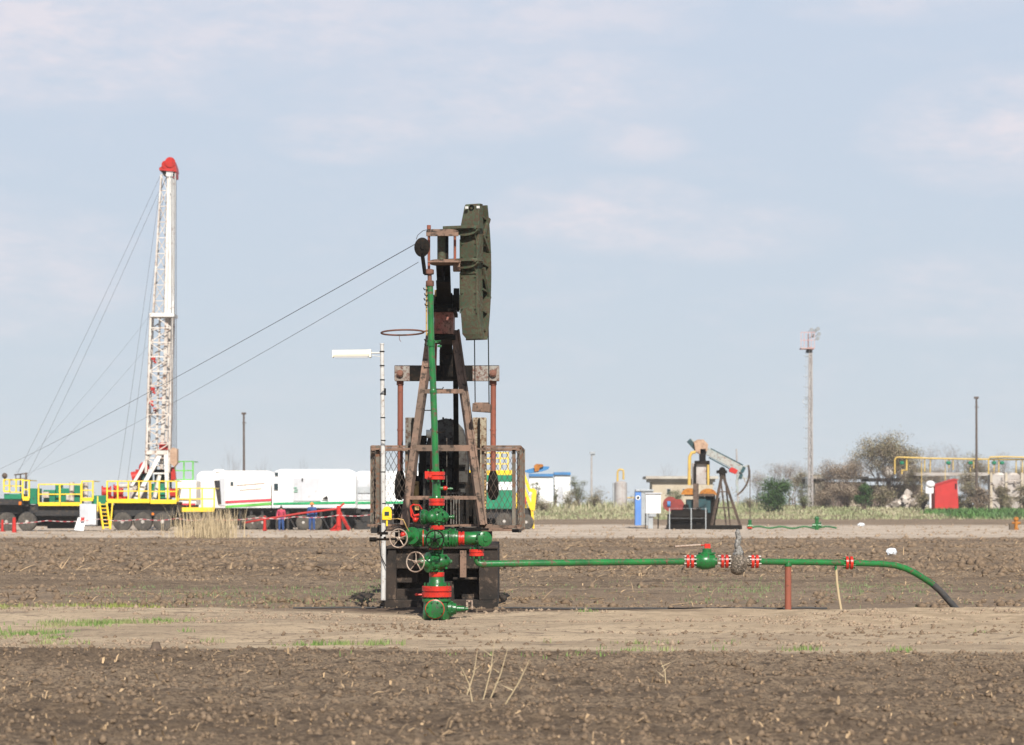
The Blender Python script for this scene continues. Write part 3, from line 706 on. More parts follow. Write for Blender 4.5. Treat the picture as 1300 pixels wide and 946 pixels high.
# ================================================================== WELLHEAD (38 m away)
D = 38.0
wh = thing('wellhead', 'green and red wellhead valve tree with tall riser in front of the large pumpjack', 'wellhead', P(554, 782, D))
def W(px, py, dd=0): return P(px, py, D + dd)
s_ = D / F
def flange(px, py0, py1, wpx, parent=wh, nb=8, gap=True):
    b = MB(); c = W(px, py1); h = (py1 - py0) * s_; r = wpx / 2 * s_
    if gap:
        b.lathe(c, Z, [(0, r * .97), (.004, r), (h * .44, r), (h * .46, r * .9), (h * .54, r * .9), (h * .56, r), (h - .004, r), (h, r * .97)], 30)
    else: b.lathe(c, Z, [(0, r * .97), (.004, r), (h - .004, r), (h, r * .97)], 30)
    f = b.build('flange', M['red'], parent)
    b = MB(); b.bolts(c + Z * h / 2, Z, r * .84, nb, .013, h + .07); b.build('bolt', M['green'], f); return f
def handwheel(c, n, Rr, parent, mat='wheelsteel', stem=.12, spokes=5, t=.011):
    b = MB(); ax, u, w = frame(V(n)); b.torus(c, ax, Rr, t, 30, 7)
    for k in range(spokes):
        a = 2 * math.pi * k / spokes + .3; q = c + (u * math.cos(a) + w * math.sin(a)) * Rr
        b.tube([c - ax * .02, c - ax * .02 + (q - c) * .5, q], [.011, .009, .008], 6)
    b.lathe(c - ax * .04, ax, [(0, .028), (.05, .028), (.055, .016), (.08, .015)], 10); 
    o = b.build('handwheel', M[mat], parent)
    b = MB(); b.cyl(c - ax * .03, c - ax * stem, .014, n=8); b.build('stem', M['wheelsteel'], o); return o
# casing head
b = MB(); b.lathe(W(554, 786), Z, [(0, .20), (.06, .21), (.10, .205), (.25, .19), (.27, .215), (.31, .215)], 28)
b.cyl(W(552, 773.5, -.1), W(552, 773.5, -.42), .115, n=22); b.lathe(W(552, 773.5, -.40), V((0, -1, 0)), [(0, .135), (.05, .135), (.055, .12)], 22)
b.cyl(W(554, 773), W(576, 773), .10, n=18); b.lathe(W(569, 773), V((1, 0, 0)), [(0, .125), (.05, .125), (.055, .09), (.12, .085), (.13, .05), (.24, .045), (.25, .03), (.30, .03)], 18)
b.bolts(W(552, 773.5, -.44), V((0, 1, 0)), .115, 8, .014, .08); b.bolts(W(571, 773), V((1, 0, 0)), .11, 8, .013, .09); b.bolts(W(554, 761), Z, .19, 10, .014, .08)
ch = b.build('casing_head', M['green'], wh)
b = MB(); b.torus(W(552, 773.5, -.36), V((0, 1, 0)), .138, .010, 26, 5); b.build('seal_ring', M['red'], ch)
b = MB(); b.bar(W(593, 776), W(593, 763), .03, .03); b.bar(W(592, 763), W(600, 763), .03, .03); b.bar(W(599.5, 763), W(599.5, 774), .02, .02); b.build('angle_bracket', M['wheelsteel'], wh, smooth=False)
flange(554.5, 744, 758, 37.5, nb=12)
b = MB(); b.cyl(W(536, 755), W(529, 755), .014, n=8); b.ball(W(528.5, 755), .022); b.build('bleed_plug', M['red'], wh)
b = MB(); b.lathe(W(554.5, 745), Z, [(0, .15), (.05, .135), (.07, .118), (.155, .112), (.16, .12)], 26); b.bolts(W(554.5, 742), Z, .185, 12, .014, .05); b.build('spool', M['green'], wh)
flange(554.5, 726.5, 732.5, 19.5, gap=False)
# lower gate valve
b = MB(); b.lathe(W(554, 727), Z, [(0, .085), (.03, .08), (.05, .1), (.1, .15), (.2, .165), (.25, .13), (.29, .09), (.33, .085), (.345, .105), (.365, .105)], 26)
b.ball(W(558, 713, -.02), (.17, .15, .12), 20, 12)
b.lathe(W(554, 714, -.05), V((-.86, -.5, .02)), [(0, .13), (.1, .13), (.11, .155), (.15, .155), (.16, .10), (.24, .07), (.3, .05)], 20); b.bolts(W(549, 714, -.13), V((-.86, -.5, .02)), .135, 8, .014, .09)
b.bolts(W(554, 723), Z, .1, 8, .012, .08); b.bolts(W(554, 702), Z, .1, 8, .012, .08)
for k in range(7): a_ = k * .9; b.cyl(W(558, 713, -.02) + V((math.cos(a_) * .16, -.05, math.sin(a_) * .115)), W(558, 713, -.02) + V((math.cos(a_) * .17, -.16, math.sin(a_) * .12)), .018, n=8)
b.lathe(W(554, 719), Z, [(0, .12), (.02, .135), (.035, .12)], 22); b.lathe(W(554, 707), Z, [(0, .12), (.02, .14), (.035, .12)], 22)
b.cyl(W(568, 713), W(574, 713), .03, n=10)
v1 = b.build('gate_valve', M['green'], wh)
handwheel(W(527.5, 713.5, -.45), V((-.42, -.9, .05)), .148, v1, stem=.22)
flange(553, 694.5, 698, 19, gap=False)
# cross and its valves
b = MB(); b.lathe(W(553, 697), Z, [(0, .09), (.02, .12), (.05, .13), (.22, .13), (.26, .12), (.28, .10), (.30, .09)], 26)
b.box(W(553, 684), (.27, .27, .21)); b.bolts(W(553, 695.5), Z, .115, 8, .013, .05); b.bolts(W(553, 672.5), Z, .10, 8, .013, .05); b.build('cross_body', M['green'], wh, bevel=.01)
b = MB(); b.lathe(W(560, 683.5), V((1, 0, 0)), [(0, .115), (.06, .115), (.065, .135), (.10, .135), (.105, .10), (.12, .12), (.2, .128), (.25, .12), (.26, .1), (.28, .1)], 24)
b.cyl(W(571, 678), W(571, 671), .03, n=10); b.cyl(W(577, 678), W(577, 671), .024, n=8); b.bolts(W(566, 683.5), V((1, 0, 0)), .12, 8, .013, .09)
for k in range(3): b.lathe(W(569.5 + k * 3.4, 683.5), V((1, 0, 0)), [(0, .12), (.01, .14), (.02, .14), (.03, .12)], 22)
b.build('wing_valve', M['green'], wh)
b = MB(); b.lathe(W(582, 683.5), V((1, 0, 0)), [(0, .10), (.004, .105), (.03, .105), (.035, .09), (.055, .09), (.06, .105), (.088, .105), (.092, .1)], 26); b.build('flange', M['red'], wh)
b = MB(); b.lathe(W(589.5, 683.5), V((1, 0, 0)), [(0, .09), (.02, .10), (.25, .105), (.27, .09)], 24)
b.lathe(W(607, 684, .12), V((.35, -.94, 0)), [(0, .1), (.20, .1), (.21, .115), (.30, .115), (.315, .09), (.32, .035), (.34, .035)], 24)
b.bolts(W(611.5, 684, -.19), V((.35, -.94, 0)), .085, 8, .012, .04)
b.lathe(W(605, 697), Z, [(0, .045), (.14, .045)], 16); b.build('wing_elbow', M['green'], wh)
fl_ = flange(605, 697.5, 706, 19, nb=8)
# left wing valve
b = MB(); b.lathe(W(546, 683.5), V((-1, 0, 0)), [(0, .1), (.07, .1), (.075, .128), (.12, .128), (.13, .10), (.16, .125), (.26, .13), (.30, .10), (.32, .115), (.34, .11)], 24)
b.lathe(W(528, 681, -.08), V((-.45, -.88, .1)), [(0, .11), (.08, .11), (.09, .13), (.13, .13), (.14, .07), (.24, .045)], 18); b.bolts(W(536, 683.5), V((1, 0, 0)), .115, 8, .013, .09)
b.ball(W(534, 679, .05), (.12, .1, .1)); v2 = b.build('wing_valve', M['green'], wh)
b = MB(); b.torus(W(537.5, 683.5), V((1, 0, 0)), .118, .014, 26, 6); b.ball(W(511.5, 679, -.2), .045); b.build('flange_face', M['red'], v2)
handwheel(W(506, 683.5, -.38), V((-.30, -.95, .05)), .138, v2, stem=.22)
b = MB(); b.lathe(W(553, 685, -.1), V((0, -1, 0)), [(0, .1), (.1, .1), (.11, .13), (.15, .13), (.16, .08), (.26, .05), (.35, .03)], 20); b.bolts(W(553, 685, -.23), V((0, 1, 0)), .11, 8, .012, .07); v3 = b.build('wing_valve', M['green'], wh)
handwheel(W(552, 685, -.48), V((-.12, -1, .08)), .132, v3, 'darksteel', stem=.2)
b = MB(); b.cyl(W(520, 684), W(478, 685), .017, n=8); b.cyl(W(478, 685), W(469, 685), .034, n=12); b.cyl(W(490, 684), W(487, 684), .03, n=10); b.cyl(W(484, 681, -.02), W(484, 677, -.02), .015, n=8)
b.pbox(479, 675.5, 492, 679, 37.9, 38.05); b.build('needle_valve', M['darksteel'], wh)
# upper parts
flange(555, 667, 672.5, 19, gap=False)
b = MB(); b.lathe(W(555, 668), Z, [(0, .08), (.03, .075), (.05, .10), (.24, .10), (.27, .075), (.30, .08)], 24)
b.lathe(W(533, 656.5), V((1, 0, 0)), [(0, .06), (.02, .10), (.06, .12), (.11, .105), (.13, .085), (.16, .10), (.3, .115), (.38, .095), (.42, .06), (.44, .025), (.49, .025), (.495, .035), (.52, .035)], 24)
b.lathe(W(549, 657, -.06), V((-.3, -.95, 0)), [(0, .09), (.08, .085), (.1, .07), (.13, .03)], 18); b.bolts(W(555, 665), Z, .085, 8, .012, .06); b.bolts(W(537.5, 656.5), V((1, 0, 0)), .105, 8, .012, .06)
for k in range(8): a_ = k * .8; b.cyl(W(557, 656.5, -.1) + V((math.cos(a_) * .09, 0, math.sin(a_) * .09)), W(557, 656.5, -.15) + V((math.cos(a_) * .095, 0, math.sin(a_) * .095)), .016, n=8)
b.lathe(W(553, 656.5), V((1, 0, 0)), [(0, .11), (.015, .135), (.04, .135), (.055, .11)], 22); b.box(W(555, 656.5, -.1), (.14, .05, .12))
v4 = b.build('master_valve', M['green'], wh)
b = MB(); c = W(525.5, 655, -.12); b.tube([c + V((-.05, 0, .14)), c + V((-.01, -.02, .17)), c + V((.08, 0, .16)), c + V((.12, 0, .10))], .013, 6)
b.tube([c + V((-.05, 0, .14)), c + V((-.04, 0, .0)), c + V((0, 0, -.05)), c + V((.07, 0, -.04))], .014, 6); b.tube([c + V((.08, 0, .02)), c], .02, 6); b.tube([c, c + V((-.05, 0, .14))], .010, 6)
b.ball(c + V((.02, 0, -.06)), .04); b.build('red_handle', M['red'], v4)
b = MB(); b.tube([W(505, 658.5, -.3), W(512, 660, -.3), W(517, 671, -.25), W(520, 676, -.2)], .009, 6); b.tube([W(492, 657, -.2), W(498, 659, -.25), W(505, 658.5, -.3)], .006, 5); b.build('gauge_hose', M['yellowold'], wh)
flange(554.5, 633, 642, 20.5, nb=8)
b = MB(); b.cyl(W(554, 634), W(554, 608), .066, .060, n=20); b.lathe(W(554, 634), Z, [(0, .09), (.02, .075), (.05, .066)], 20); b.cyl(W(557, 620), W(564, 620), .03, n=12); b.cyl(W(567, 620.5), W(575, 620.5), .014, n=8); b.cyl(W(571, 620.5), W(573, 620.5), .022, n=8); b.build('neck', M['green'], wh)
b = MB(); b.ball(W(565, 620), (.045, .04, .035)); b.build('plug', M['red'], wh)
f2 = flange(553, 599, 609, 24, nb=8); b = MB(); b.box(W(542, 603, -.05), (.06, .1, .11)); b.cyl(W(546, 604, -.14), W(546, 604, -.2), .03, n=10); b.build('clamp_lug', M['red'], f2)
# riser pipe
rp = [W(553.3, 600), W(551.5, 540), W(549.5, 480), W(547.5, 438), W(546.8, 400), W(546.2, 362)]
b = MB(); b.tube(rp, [.052, .050, .049, .048, .046, .045], 18); b.lathe(W(550, 500), Z, [(0, .05), (.01, .055), (.06, .055), (.07, .05)], 18); ri = b.build('riser_pipe', M['greenpipe'], wh)
b = MB(); b.lathe(W(545.8, 363.5), Z, [(0, .055), (.01, .062), (.075, .062), (.085, .05)], 16); b.cyl(W(545.6, 357), W(545.3, 347), .032, n=12); b.lathe(W(545.2, 348.5), Z, [(0, .06), (.01, .068), (.07, .068), (.08, .04)], 16); b.build('coupling', M['rust'], ri)
b = MB(); b.cyl(W(541.6, 426), W(541.4, 362), .012, n=8); b.build('stay_rod', M['yellowold'], ri)
b = MB()
for py, sd, L in ((368, -1, 7), (375, -1, 6), (381, -1, 7), (388, -1, 6), (434, 1, 12), (439, -1, 8), (467, -1, 10), (494, 1, 12), (521, -1, 12), (549, 1, 12), (433, -1, 8)):
    i = 545.5 + (py - 362) * .033; a = W(i + sd * 3, py, -.02); c = W(i + sd * L, py, -.06); b.tube([a, c, c + V((sd * .012, 0, .03))], .0085, 6)
b.build('step_hook', M['darksteel'], ri)
b = MB(); b.lathe(W(547, 440), Z, [(0, .062), (.10, .062)], 16); b.box(W(556, 434, -.02), (.10, .05, .035)); b.box(W(558, 439.5, -.02), (.06, .06, .03)); b.build('pipe_clamp', M['green'], ri)
b = MB(); b.tube([W(482 + 0, 424, 0)] and [W(482 + 29 - 29 * math.cos(t) if False else 511 - 27 * math.cos(t), 422.2 + 3.3 * math.sin(t) - .02 * (511 - 27 * math.cos(t) - 511), .0 + .55 * math.sin(t)) for t in [2 * math.pi * k / 40 for k in range(40)]], .014, 7, True)
b.tube([W(537, 421), W(546, 419.5)], .014, 6); b.tube([W(507, 425.5, .5), W(507, 431, .5), W(509, 434, .5)], .004, 4); b.build('hoop', M['rust'], ri)
b = MB(); c = W(535.8, 314); ax = V((.12, -1, 0))
b2 = MB(); axn, u, w = frame(ax); N = 26
pr = [(-.045, .10), (-.04, .118), (-.012, .118), (0, .10), (.012, .118), (.04, .118), (.045, .10), (.05, .03), (.07, .028)]
b.lathe(c, ax, pr, 26); b.v = [tuple((V(p) - c).x * .98 + c.x if i == 0 else ((V(p) - c).z * 1.22 + c.z if i == 2 else p[1]) for i in range(3)) for p in b.v]
sh = b.build('pulley', M['darksteel'], ri); b = MB(); b.bar(W(536, 322, -.05), W(539.5, 348, -.02), .06, .03); b.bar(W(538.5, 346), W(548, 346), .05, .08); b.build('pulley_arm', M['darksteel'], ri, smooth=False)
b = MB(); b.tube([W(543, 291.5), W(537, 293), W(530, 299), W(528.5, 304)], .005, 5); b.build('pulley_cable', M['wire'], ri)

# flow line
fp = thing('flow_pipe', 'green flow pipe with red flanges running right and bending into the ground', 'pipeline', P(1000, 776, 39.6))
b = MB(); C0 = W(605, 706)
def FP(px, py): return P(px, py, 38 + (px - 605) * .0042)
b.tube([W(605, 706), W(605.3, 711), W(607, 714.5), W(610.5, 716), W(616, 716), FP(740, 714.3), FP(868, 713)], .050, 18)
b.lathe(FP(611, 716), V((1, 0, 0)), [(0, .062), (.05, .060), (.055, .05)], 18)
b.build('pipe', M['greenpipe'], fp)
b = MB(); b.torus(FP(640, 716), V((1, 0, 0)), .054, .008, 18, 5); b.cyl(FP(640, 718), FP(641, 724), .02, n=8); b.build('pipe_clamp', M['greymetal'], fp)
b = MB(); b.torus(FP(846.5, 713.2), V((1, 0, 0)), .052, .007, 18, 5); b.ball(FP(846, 713, ) + V((0, -.05, 0)), .016); b.build('pipe_clamp', M['rust'], fp)
def vflange(px, py, parent, col='red', r=.105, gap=.022, boltmat='steel', n=8):
    c = FP(px, py); b = MB(); t = .046
    for s in (-1, 1): b.lathe(c + V((s * (gap / 2) + (0 if s > 0 else -t), 0, 0)), V((1, 0, 0)), [(0, r * .96), (.005, r), (t - .005, r), (t, r * .96)], 26)
    f = b.build('flange', M[col], parent); b = MB(); b.bolts(c, V((1, 0, 0)), r * .80, n, .014, .19); b.build('bolt', M[boltmat], f); return f
vflange(876, 712.8, fp)
b = MB(); b.lathe(FP(881, 712.8), V((1, 0, 0)), [(0, .055), (.02, .06), (.025, .10), (.05, .105), (.09, .115), (.12, .13), (.22, .13), (.25, .115), (.30, .105), (.325, .10), (.33, .06), (.36, .055)], 26)
b.lathe(FP(897.5, 718), Z, [(0, .05), (.02, .09), (.12, .10), (.15, .085), (.17, .085), (.175, .135), (.205, .135), (.205, .075), (.26, .07), (.27, .05)], 24)
b.bolts(FP(897.5, 705), Z, .105, 8, .012, .05); bv = b.build('ball_valve', M['green'], fp)
b = MB(); b.box(FP(898, 694), (.09, .09, .09)); b.tube([FP(896, 692), FP(876, 693)], .010, 6); b.build('valve_cap', M['red'], bv)
b = MB(); b.tube([FP(889, 692.0), FP(856.5, 694)], .020, 8); b.build('lever', M['wheelsteel'], bv)
vflange(919.8, 712.6, fp)
b = MB(); q = FP(937, 716); vs = []; fs = []; n, m = 20, 14     # rag-wrapped valve
for i in range(m + 1):
    th = math.pi * i / m
    for k in range(n):
        a = 2 * math.pi * k / n; rr = 1 + .16 * math.sin(5 * a + i) * math.sin(th) + random.uniform(-.1, .1)
        vs.append(q + V((.125 * math.sin(th) ** .7 * math.cos(a) * rr, .13 * math.sin(th) ** .7 * math.sin(a) * rr, .175 * math.cos(th))))
for i in range(m):
    for k in range(n): fs.append((i * n + k, (i + 1) * n + k, (i + 1) * n + (k + 1) % n, i * n + (k + 1) % n))
b.add(vs, fs); b.cyl(FP(925, 713), FP(955, 713), .07, n=14); rg = b.build('wrapped_valve', M['rag'], fp)
b = MB()
b.tube([FP(937 + random.uniform(-1.2, 1.2), 706 - k * 2.4) + V((0, random.uniform(-.01, .01), 0)) for k in range(15)], [.085, .085, .08, .07, .058, .05, .05, .045, .05, .042, .045, .04, .045, .035, .02], 9); b.build('wrapped_stem', M['foil'], rg)
vflange(958.2, 713, fp)
b = MB(); pts = [FP(963, 713), FP(1000, 713.4), FP(1040, 714), FP(1071, 714.6), FP(1078, 714.7), FP(1120, 716), FP(1136, 717.8), FP(1150, 721.8), FP(1164, 728.8), FP(1176, 736.5), FP(1185, 742.5)]
b.tube(pts, .050, 18); b.torus(FP(1118, 715.9), V((1, .02, -.03)), .051, .007, 18, 5); b.torus(FP(1121, 716.1), V((1, .02, -.03)), .051, .007, 18, 5); b.cyl(FP(1061, 718), FP(1061, 724), .018, n=8); b.build('pipe', M['greenpipe'], fp)
b = MB(); b.tube([FP(1184, 741.8), FP(1194, 750.5), FP(1204, 762), FP(1213, 772), FP(1222, 783)], .052, 16); b.build('buried_pipe', M['greyhose'], fp)
vflange(1078, 714.7, fp, boltmat='green', n=8)
b = MB(); a = FP(1000.5, 717.5); b.cyl((a.x, a.y, gz(a.x, a.y) - .1), a, .052, n=18); sp_ = b.build('support_post', M['rustpole'], fp)
b = MB(); b.lathe(a, Z, [(-.02, .06), (.0, .06), (.04, .05)], 14); b.build('saddle', M['green'], sp_)
b = MB(); q = FP(1061.5, 723); b.tube([q, FP(1062.5, 738), FP(1064.5, 755), V((FP(1068, 773).x, q.y, gz(q.x, q.y) - .02))], .020, 8); b.build('drain_hose', M['reed'], fp)

# ground hose
b = MB(); pts = [];
for k in range(60):
    px = 372 + (1050 - 372) * k / 59; y = 40.12 + .1 * math.sin(k * .35); x = (px - 650) * y / F; pts.append(V((x, y, max(gz(x, y), gz(x, 39.3) - .03) + .02)))
b.tube(pts, .016, 8); tag(b.build('hose', M['greyhose'], loc=pts[0]), 'thin dark hose lying along the far edge of the sandy track', 'hose')

# lamp post
lp = thing('lamp_post', 'thin white pole with a horizontal cream fluorescent lamp, clamped beside the pumpjack block', 'lamp post', P(486, 762, 39.5))
q = lambda px, py: P(px, py, 39.5)
b = MB(); b.tube([q(486.6, 762), q(487, 700), q(486.4, 600), q(485.6, 500), q(485, 437)], [.040, .038, .036, .034, .030], 12); b.build('pole', M['whitepole'], lp)
b = MB()
for px, py in ((485.1, 447), (485.2, 465), (485.4, 483), (485.7, 501), (486.1, 531), (486.4, 560), (486.6, 600), (486.9, 640)): b.lathe(q(px, py), Z, [(0, .037), (.001, .039), (.016, .039), (.017, .037)], 12)
b.box(q(488.7, 497.5), (.03, .04, .11)); b.build('band', M['darksteel'], lp)
b = MB(); b.cyl(q(484, 448), q(470, 448), .013, n=8); b.cyl(q(484, 453), q(472, 451.5), .006, n=6); b.cyl(q(485, 437.5), q(485, 436), .036, n=12); b.build('lamp_arm', M['whitepole'], lp)
b = MB(); pts = [V((0, -.055, -.045)), V((0, -.07, -.01)), V((0, -.055, .045)), V((0, -.02, .062)), V((0, .02, .062)), V((0, .055, .045)), V((0, .07, -.01)), V((0, .055, -.045))]
a = q(423, 449.5); b.prism([a + p for p in pts], (q(468.5, 449) - a)); lm = b.build('lamp_head', M['cream'], lp)
b = MB(); b.box(q(470, 449), (.035, .15, .13)); b.box(q(422.6, 449.5), (.02, .14, .12)); b.build('end_cap', M['cream'], lm, bevel=.01)
b = MB(); b.box(q(446, 453.6), (.52, .10, .02)); b.build('diffuser', M['greypanel'], lm)
b = MB(); b.bar(q(486, 700) + V((0, .03, 0)), P(492, 700, 40.02), .03, .05); b.bar(q(486, 668) + V((0, .03, 0)), P(480, 668, 42), .03, .04); b.build('clamp', M['darksteel'], lp)
# yellow gas detector on the pole
gd = MB(); c = q(491.5, 652) + V((0, -.10, 0)); pts = []
for dx, dz in ((-.075, -.10), (.075, -.10), (.075, .04), (.05, .095), (.0, .115), (-.045, .095), (-.075, .04)): pts.append(c + V((dx, 0, dz)))
gd.prism(pts, (0, .07, 0)); gd.bar(c + V((0, .03, -.1)), c + V((0, .03, -.2)), .03, .03)
g = tag(gd.build('gauge_box', M['yellow'], loc=c, bevel=.008, smooth=False), 'small yellow gauge box with a dark display clipped to the white pole', 'gauge')
b = MB(); b.box(c + V((.0, -.006, .0)), (.07, .012, .06)); b.build('display', M['glass'], g, smooth=False)
b = MB(); b.tube([q(484, 668), q(482, 690) + V((0, -.05, 0)), q(484, 706) + V((0, -.06, 0)), q(490, 718) + V((0, -.1, 0)), q(493, 719.5) + V((0, -.1, 0))], .008, 6); b.tube([c + V((0, .03, -.2)), q(491, 672) + V((0, -.1, 0)), q(486, 677)], .01, 6); b.build('cable', M['black'], lp)

# overhead wires running off to the left
def wire(a, b_, sag, r, lab, group, mat='wire'):
    pts = [a.lerp(b_, t / 24) - Z * sag * 4 * (t / 24) * (1 - t / 24) for t in range(25)]
    m = MB(); m.tube(pts, r, 5); return tag(m.build('wire', M[mat], loc=a), lab, 'wire', group)
wire(W(528, 309.5), P(-70, 625, 175), .3, .006, 'upper of two long thin wires running from the pulley down to the far left', 'long wires from the pulley')
wire(W(531, 333), P(34, 601, 160), .3, .0045, 'lower of two long thin wires running from the pulley to the rig deck', 'long wires from the pulley')
# ================================================================== DRILLING RIG AND TRAILERS (about 160 m away)
DR = 160.
def Q(px, py, dd=0.): return P(px, py, DR + dd)
def gat(px, d): x = (px - 650) * d / F; return V((x, d, gz(x, d)))
rig = thing('drilling_rig', 'truck mounted drilling rig with a tall white lattice mast and yellow deck railings', 'drilling rig', gat(150, DR))
b = MB(); b.pbox(-45, 641, 228, 652, DR - .6, DR + 1.6); b.pbox(-45, 652, 226, 662, DR + .7, DR + 1.5); b.pbox(40, 652, 140, 668, DR + .9, DR + 1.4); b.pbox(195, 655, 226, 669, DR + .8, DR + 1.4); b.pbox(-45, 633, 30, 641, DR - 1.2, DR + 1.2); b.pbox(145, 638, 222, 655, DR - 1.0, DR + 1.3); b.pbox(45, 640, 100, 655, DR - 1.1, DR + 1.2); b.pbox(5, 652, 120, 657, DR, DR + .6)
b.build('chassis', M['chassis'], rig, smooth=False)
def wheel(px, py, r, d, parent, w=.5):
    b = MB(); c = P(px, py, d); b.lathe(c + V((0, w, 0)), V((0, -1, 0)), [(0, r * .75), (.05, r * .95), (.12, r), (w - .12, r), (w - .05, r * .95), (w, r * .72), (w - .02, r * .55)], 24)
    t = b.build('wheel', M['tyre'], parent); b = MB(); b.lathe(c + V((0, .05, 0)), V((0, -1, 0)), [(0, r * .58), (.02, r * .56), (-.06, r * .4), (-.05, r * .2), (.06, r * .18), (.07, r * .1)], 20); b.build('rim', M['rim'], t)
for px in (155, 181, 206, 8, 34, -20): wheel(px, 662.5, .60, DR - 1.5, rig)
b = MB(); b.cyl(Q(155, 662, -1), Q(155, 662, 1.2), .12); b.cyl(Q(181, 662, -1), Q(181, 662, 1.2), .12); b.pbox(60, 656, 95, 671, DR + .5, DR + 1); split_build(b, 'axle', M['chassis'], rig)
def railing(segs, top, bot, parent, d, mat='rigyellow', step=12, toe=.22):
    b = MB(); x0, x1 = segs
    k = x0
    while k <= x1 + .1: b.bar(P(k, bot, d), P(k, top, d), .09); k += (x1 - x0) / max(1, round((x1 - x0) / step))
    for t in (0, .5): b.bar(P(x0, top + (bot - top) * t, d), P(x1, top + (bot - top) * t, d), .07)
    for t in (0, .5): b.bar(P(x0, top + (bot - top) * t, d + 2.4), P(x1, top + (bot - top) * t, d + 2.4), .06)
    for xx in (x0, x1): b.bar(P(xx, top, d), P(xx, top, d) + V((0, 2.4, 0)), .06)
    b.bar(P(x0, bot, d), P(x1, bot, d), .1, toe); b.build('railing', M[mat], parent, smooth=False)
railing((136, 190), 611, 636, rig, DR - 1.5, toe=.26); railing((191, 224), 611, 637, rig, DR - 1.5, toe=.26); railing((49, 103), 615, 640, rig, DR - 1.4, toe=.22, step=27)
railing((104, 118), 611, 634, rig, DR - 1.45); railing((5, 12), 609, 624, rig, DR - 1.4, toe=.1); railing((29, 37), 610, 633, rig, DR - 1.4, toe=.25); railing((12, 29), 609, 625, rig, DR - .4, toe=.06, step=9)
b = MB(); b.pbox(136, 637, 224, 639, DR - 1.4, DR + 1.5); b.pbox(49, 640, 118, 641.5, DR - 1.3, DR + 1.3); b.build('deck', M['chassis'], rig, smooth=False)
b = MB(); b.pbox(37, 620, 47, 640, DR - .8, DR + .9); b.pbox(55, 622, 70, 639, DR - .6, DR + .9); b.pbox(70, 615, 76, 639, DR - .3, DR + .9); b.pbox(76, 620, 88, 639, DR - .6, DR + .8); b.pbox(94, 616, 103, 639, DR - .5, DR + .7); b.pbox(5, 627, 27, 634, DR - 1.25, DR + .9); b.pbox(116, 629, 137, 642, DR - .9, DR + .9); b.pbox(192, 614, 210, 633, DR - .4, DR + .6)
split_build(b, 'engine_housing', M['riggreen'], rig, smooth=False, bevel=.04)
b = MB(); b.cyl(Q(91, 639, -.7), Q(91, 612, -.7), .16); b.cyl(Q(109, 638, -.9), Q(109, 613, -.9), .15); b.pbox(54, 624, 62, 632, DR - .9, DR - .62); b.pbox(84, 628, 88, 637, DR - .9, DR - .62); b.cyl(Q(152, 617, -.7), Q(165, 617, -.7), .14); b.pbox(165, 612, 185, 634, DR + .2, DR + .9); split_build(b, 'exhaust_silencer', M['rigwhite'], rig)
b = MB()
for px, py, r, w in ((133, 625, .40, 1.2), (148, 624, .46, 1.5)): b.lathe(Q(px - 4, py, -.5), V((1, .2, 0)), [(0, r), (.08, r), (.1, r * .8), (.5, r * .8), (.52, r), (.6, r)], 22)
b.pbox(126, 630, 160, 634, DR - .6, DR); b.build('winch_drum', M['rigred'], rig)
b = MB(); b.ball(Q(183, 594, -.2), (.35, .3, .38)); b.cyl(Q(168, 606), Q(176, 604), .35, .3); b.pbox(172, 596, 178, 610, DR - .2, DR + .3); b.pbox(202, 562, 214, 571, DR - .6, DR + .2); b.pbox(217, 593, 221, 611, DR - .5, DR); b.pbox(213, 620, 224, 632, DR - .3, DR + .3); split_build(b, 'hoist_gear', M['rigred'], rig)
b = MB(); b.pbox(177, 599, 192, 612, DR - .1, DR + .6); b.cyl(Q(207, 598, .3), Q(207, 634, .3), .55); b.pbox(55, 634, 62, 638, DR - .9, DR - .7); b.build('hoist_motor', M['teal'], rig)
# left end fittings
b = MB(); b.cyl(Q(6, 611), Q(6, 603), .06); b.ball(Q(6, 604), .18); b.bar(Q(26, 634), Q(26, 602), .08); b.bar(Q(33, 634), Q(33, 600), .1); b.bar(Q(18, 603), Q(35, 601), .08); b.bar(Q(20, 608), Q(35, 607), .05)
b.bar(Q(20, 620), Q(20, 603), .05); b.build('wire_post', M['wood'], rig)
b = MB(); b.cyl(Q(25.5, 641, -1.3), Q(25.5, 637, -1.3), .10); b.cyl(Q(194, 654, -1.6), Q(194, 651, -1.6), .08); split_build(b, 'marker_light', M['helmet'], rig)
# ladder
b = MB()
for dx in (0, 9): b.bar(Q(126 + dx, 638, -1.5), Q(131 + dx, 672, -2.1), .09, .12)
for k in range(7): t = k / 7 + .07; b.bar(Q(126 + 5 * t, 638 + 34 * t, -1.5 - .6 * t), Q(135 + 5 * t, 638 + 34 * t, -1.5 - .6 * t), .12, .05)
b.bar(Q(143, 638, -1.5), Q(140, 672, -2.1), .08); b.bar(Q(124, 630, -1.5), Q(124, 650, -1.6), .07); b.build('ladder', M['rigyellow'], rig, smooth=False)
b = MB(); b.pbox(101, 640, 122, 667, DR - 1.9, DR - 1.2); b.build('side_cabinet', M['greypanel'], rig, smooth=False, bevel=.03)
b = MB(); b.pbox(113, 642, 121, 665, DR - 1.93, DR - 1.91); b.build('cabinet_door', M['trailer'], rig, smooth=False)
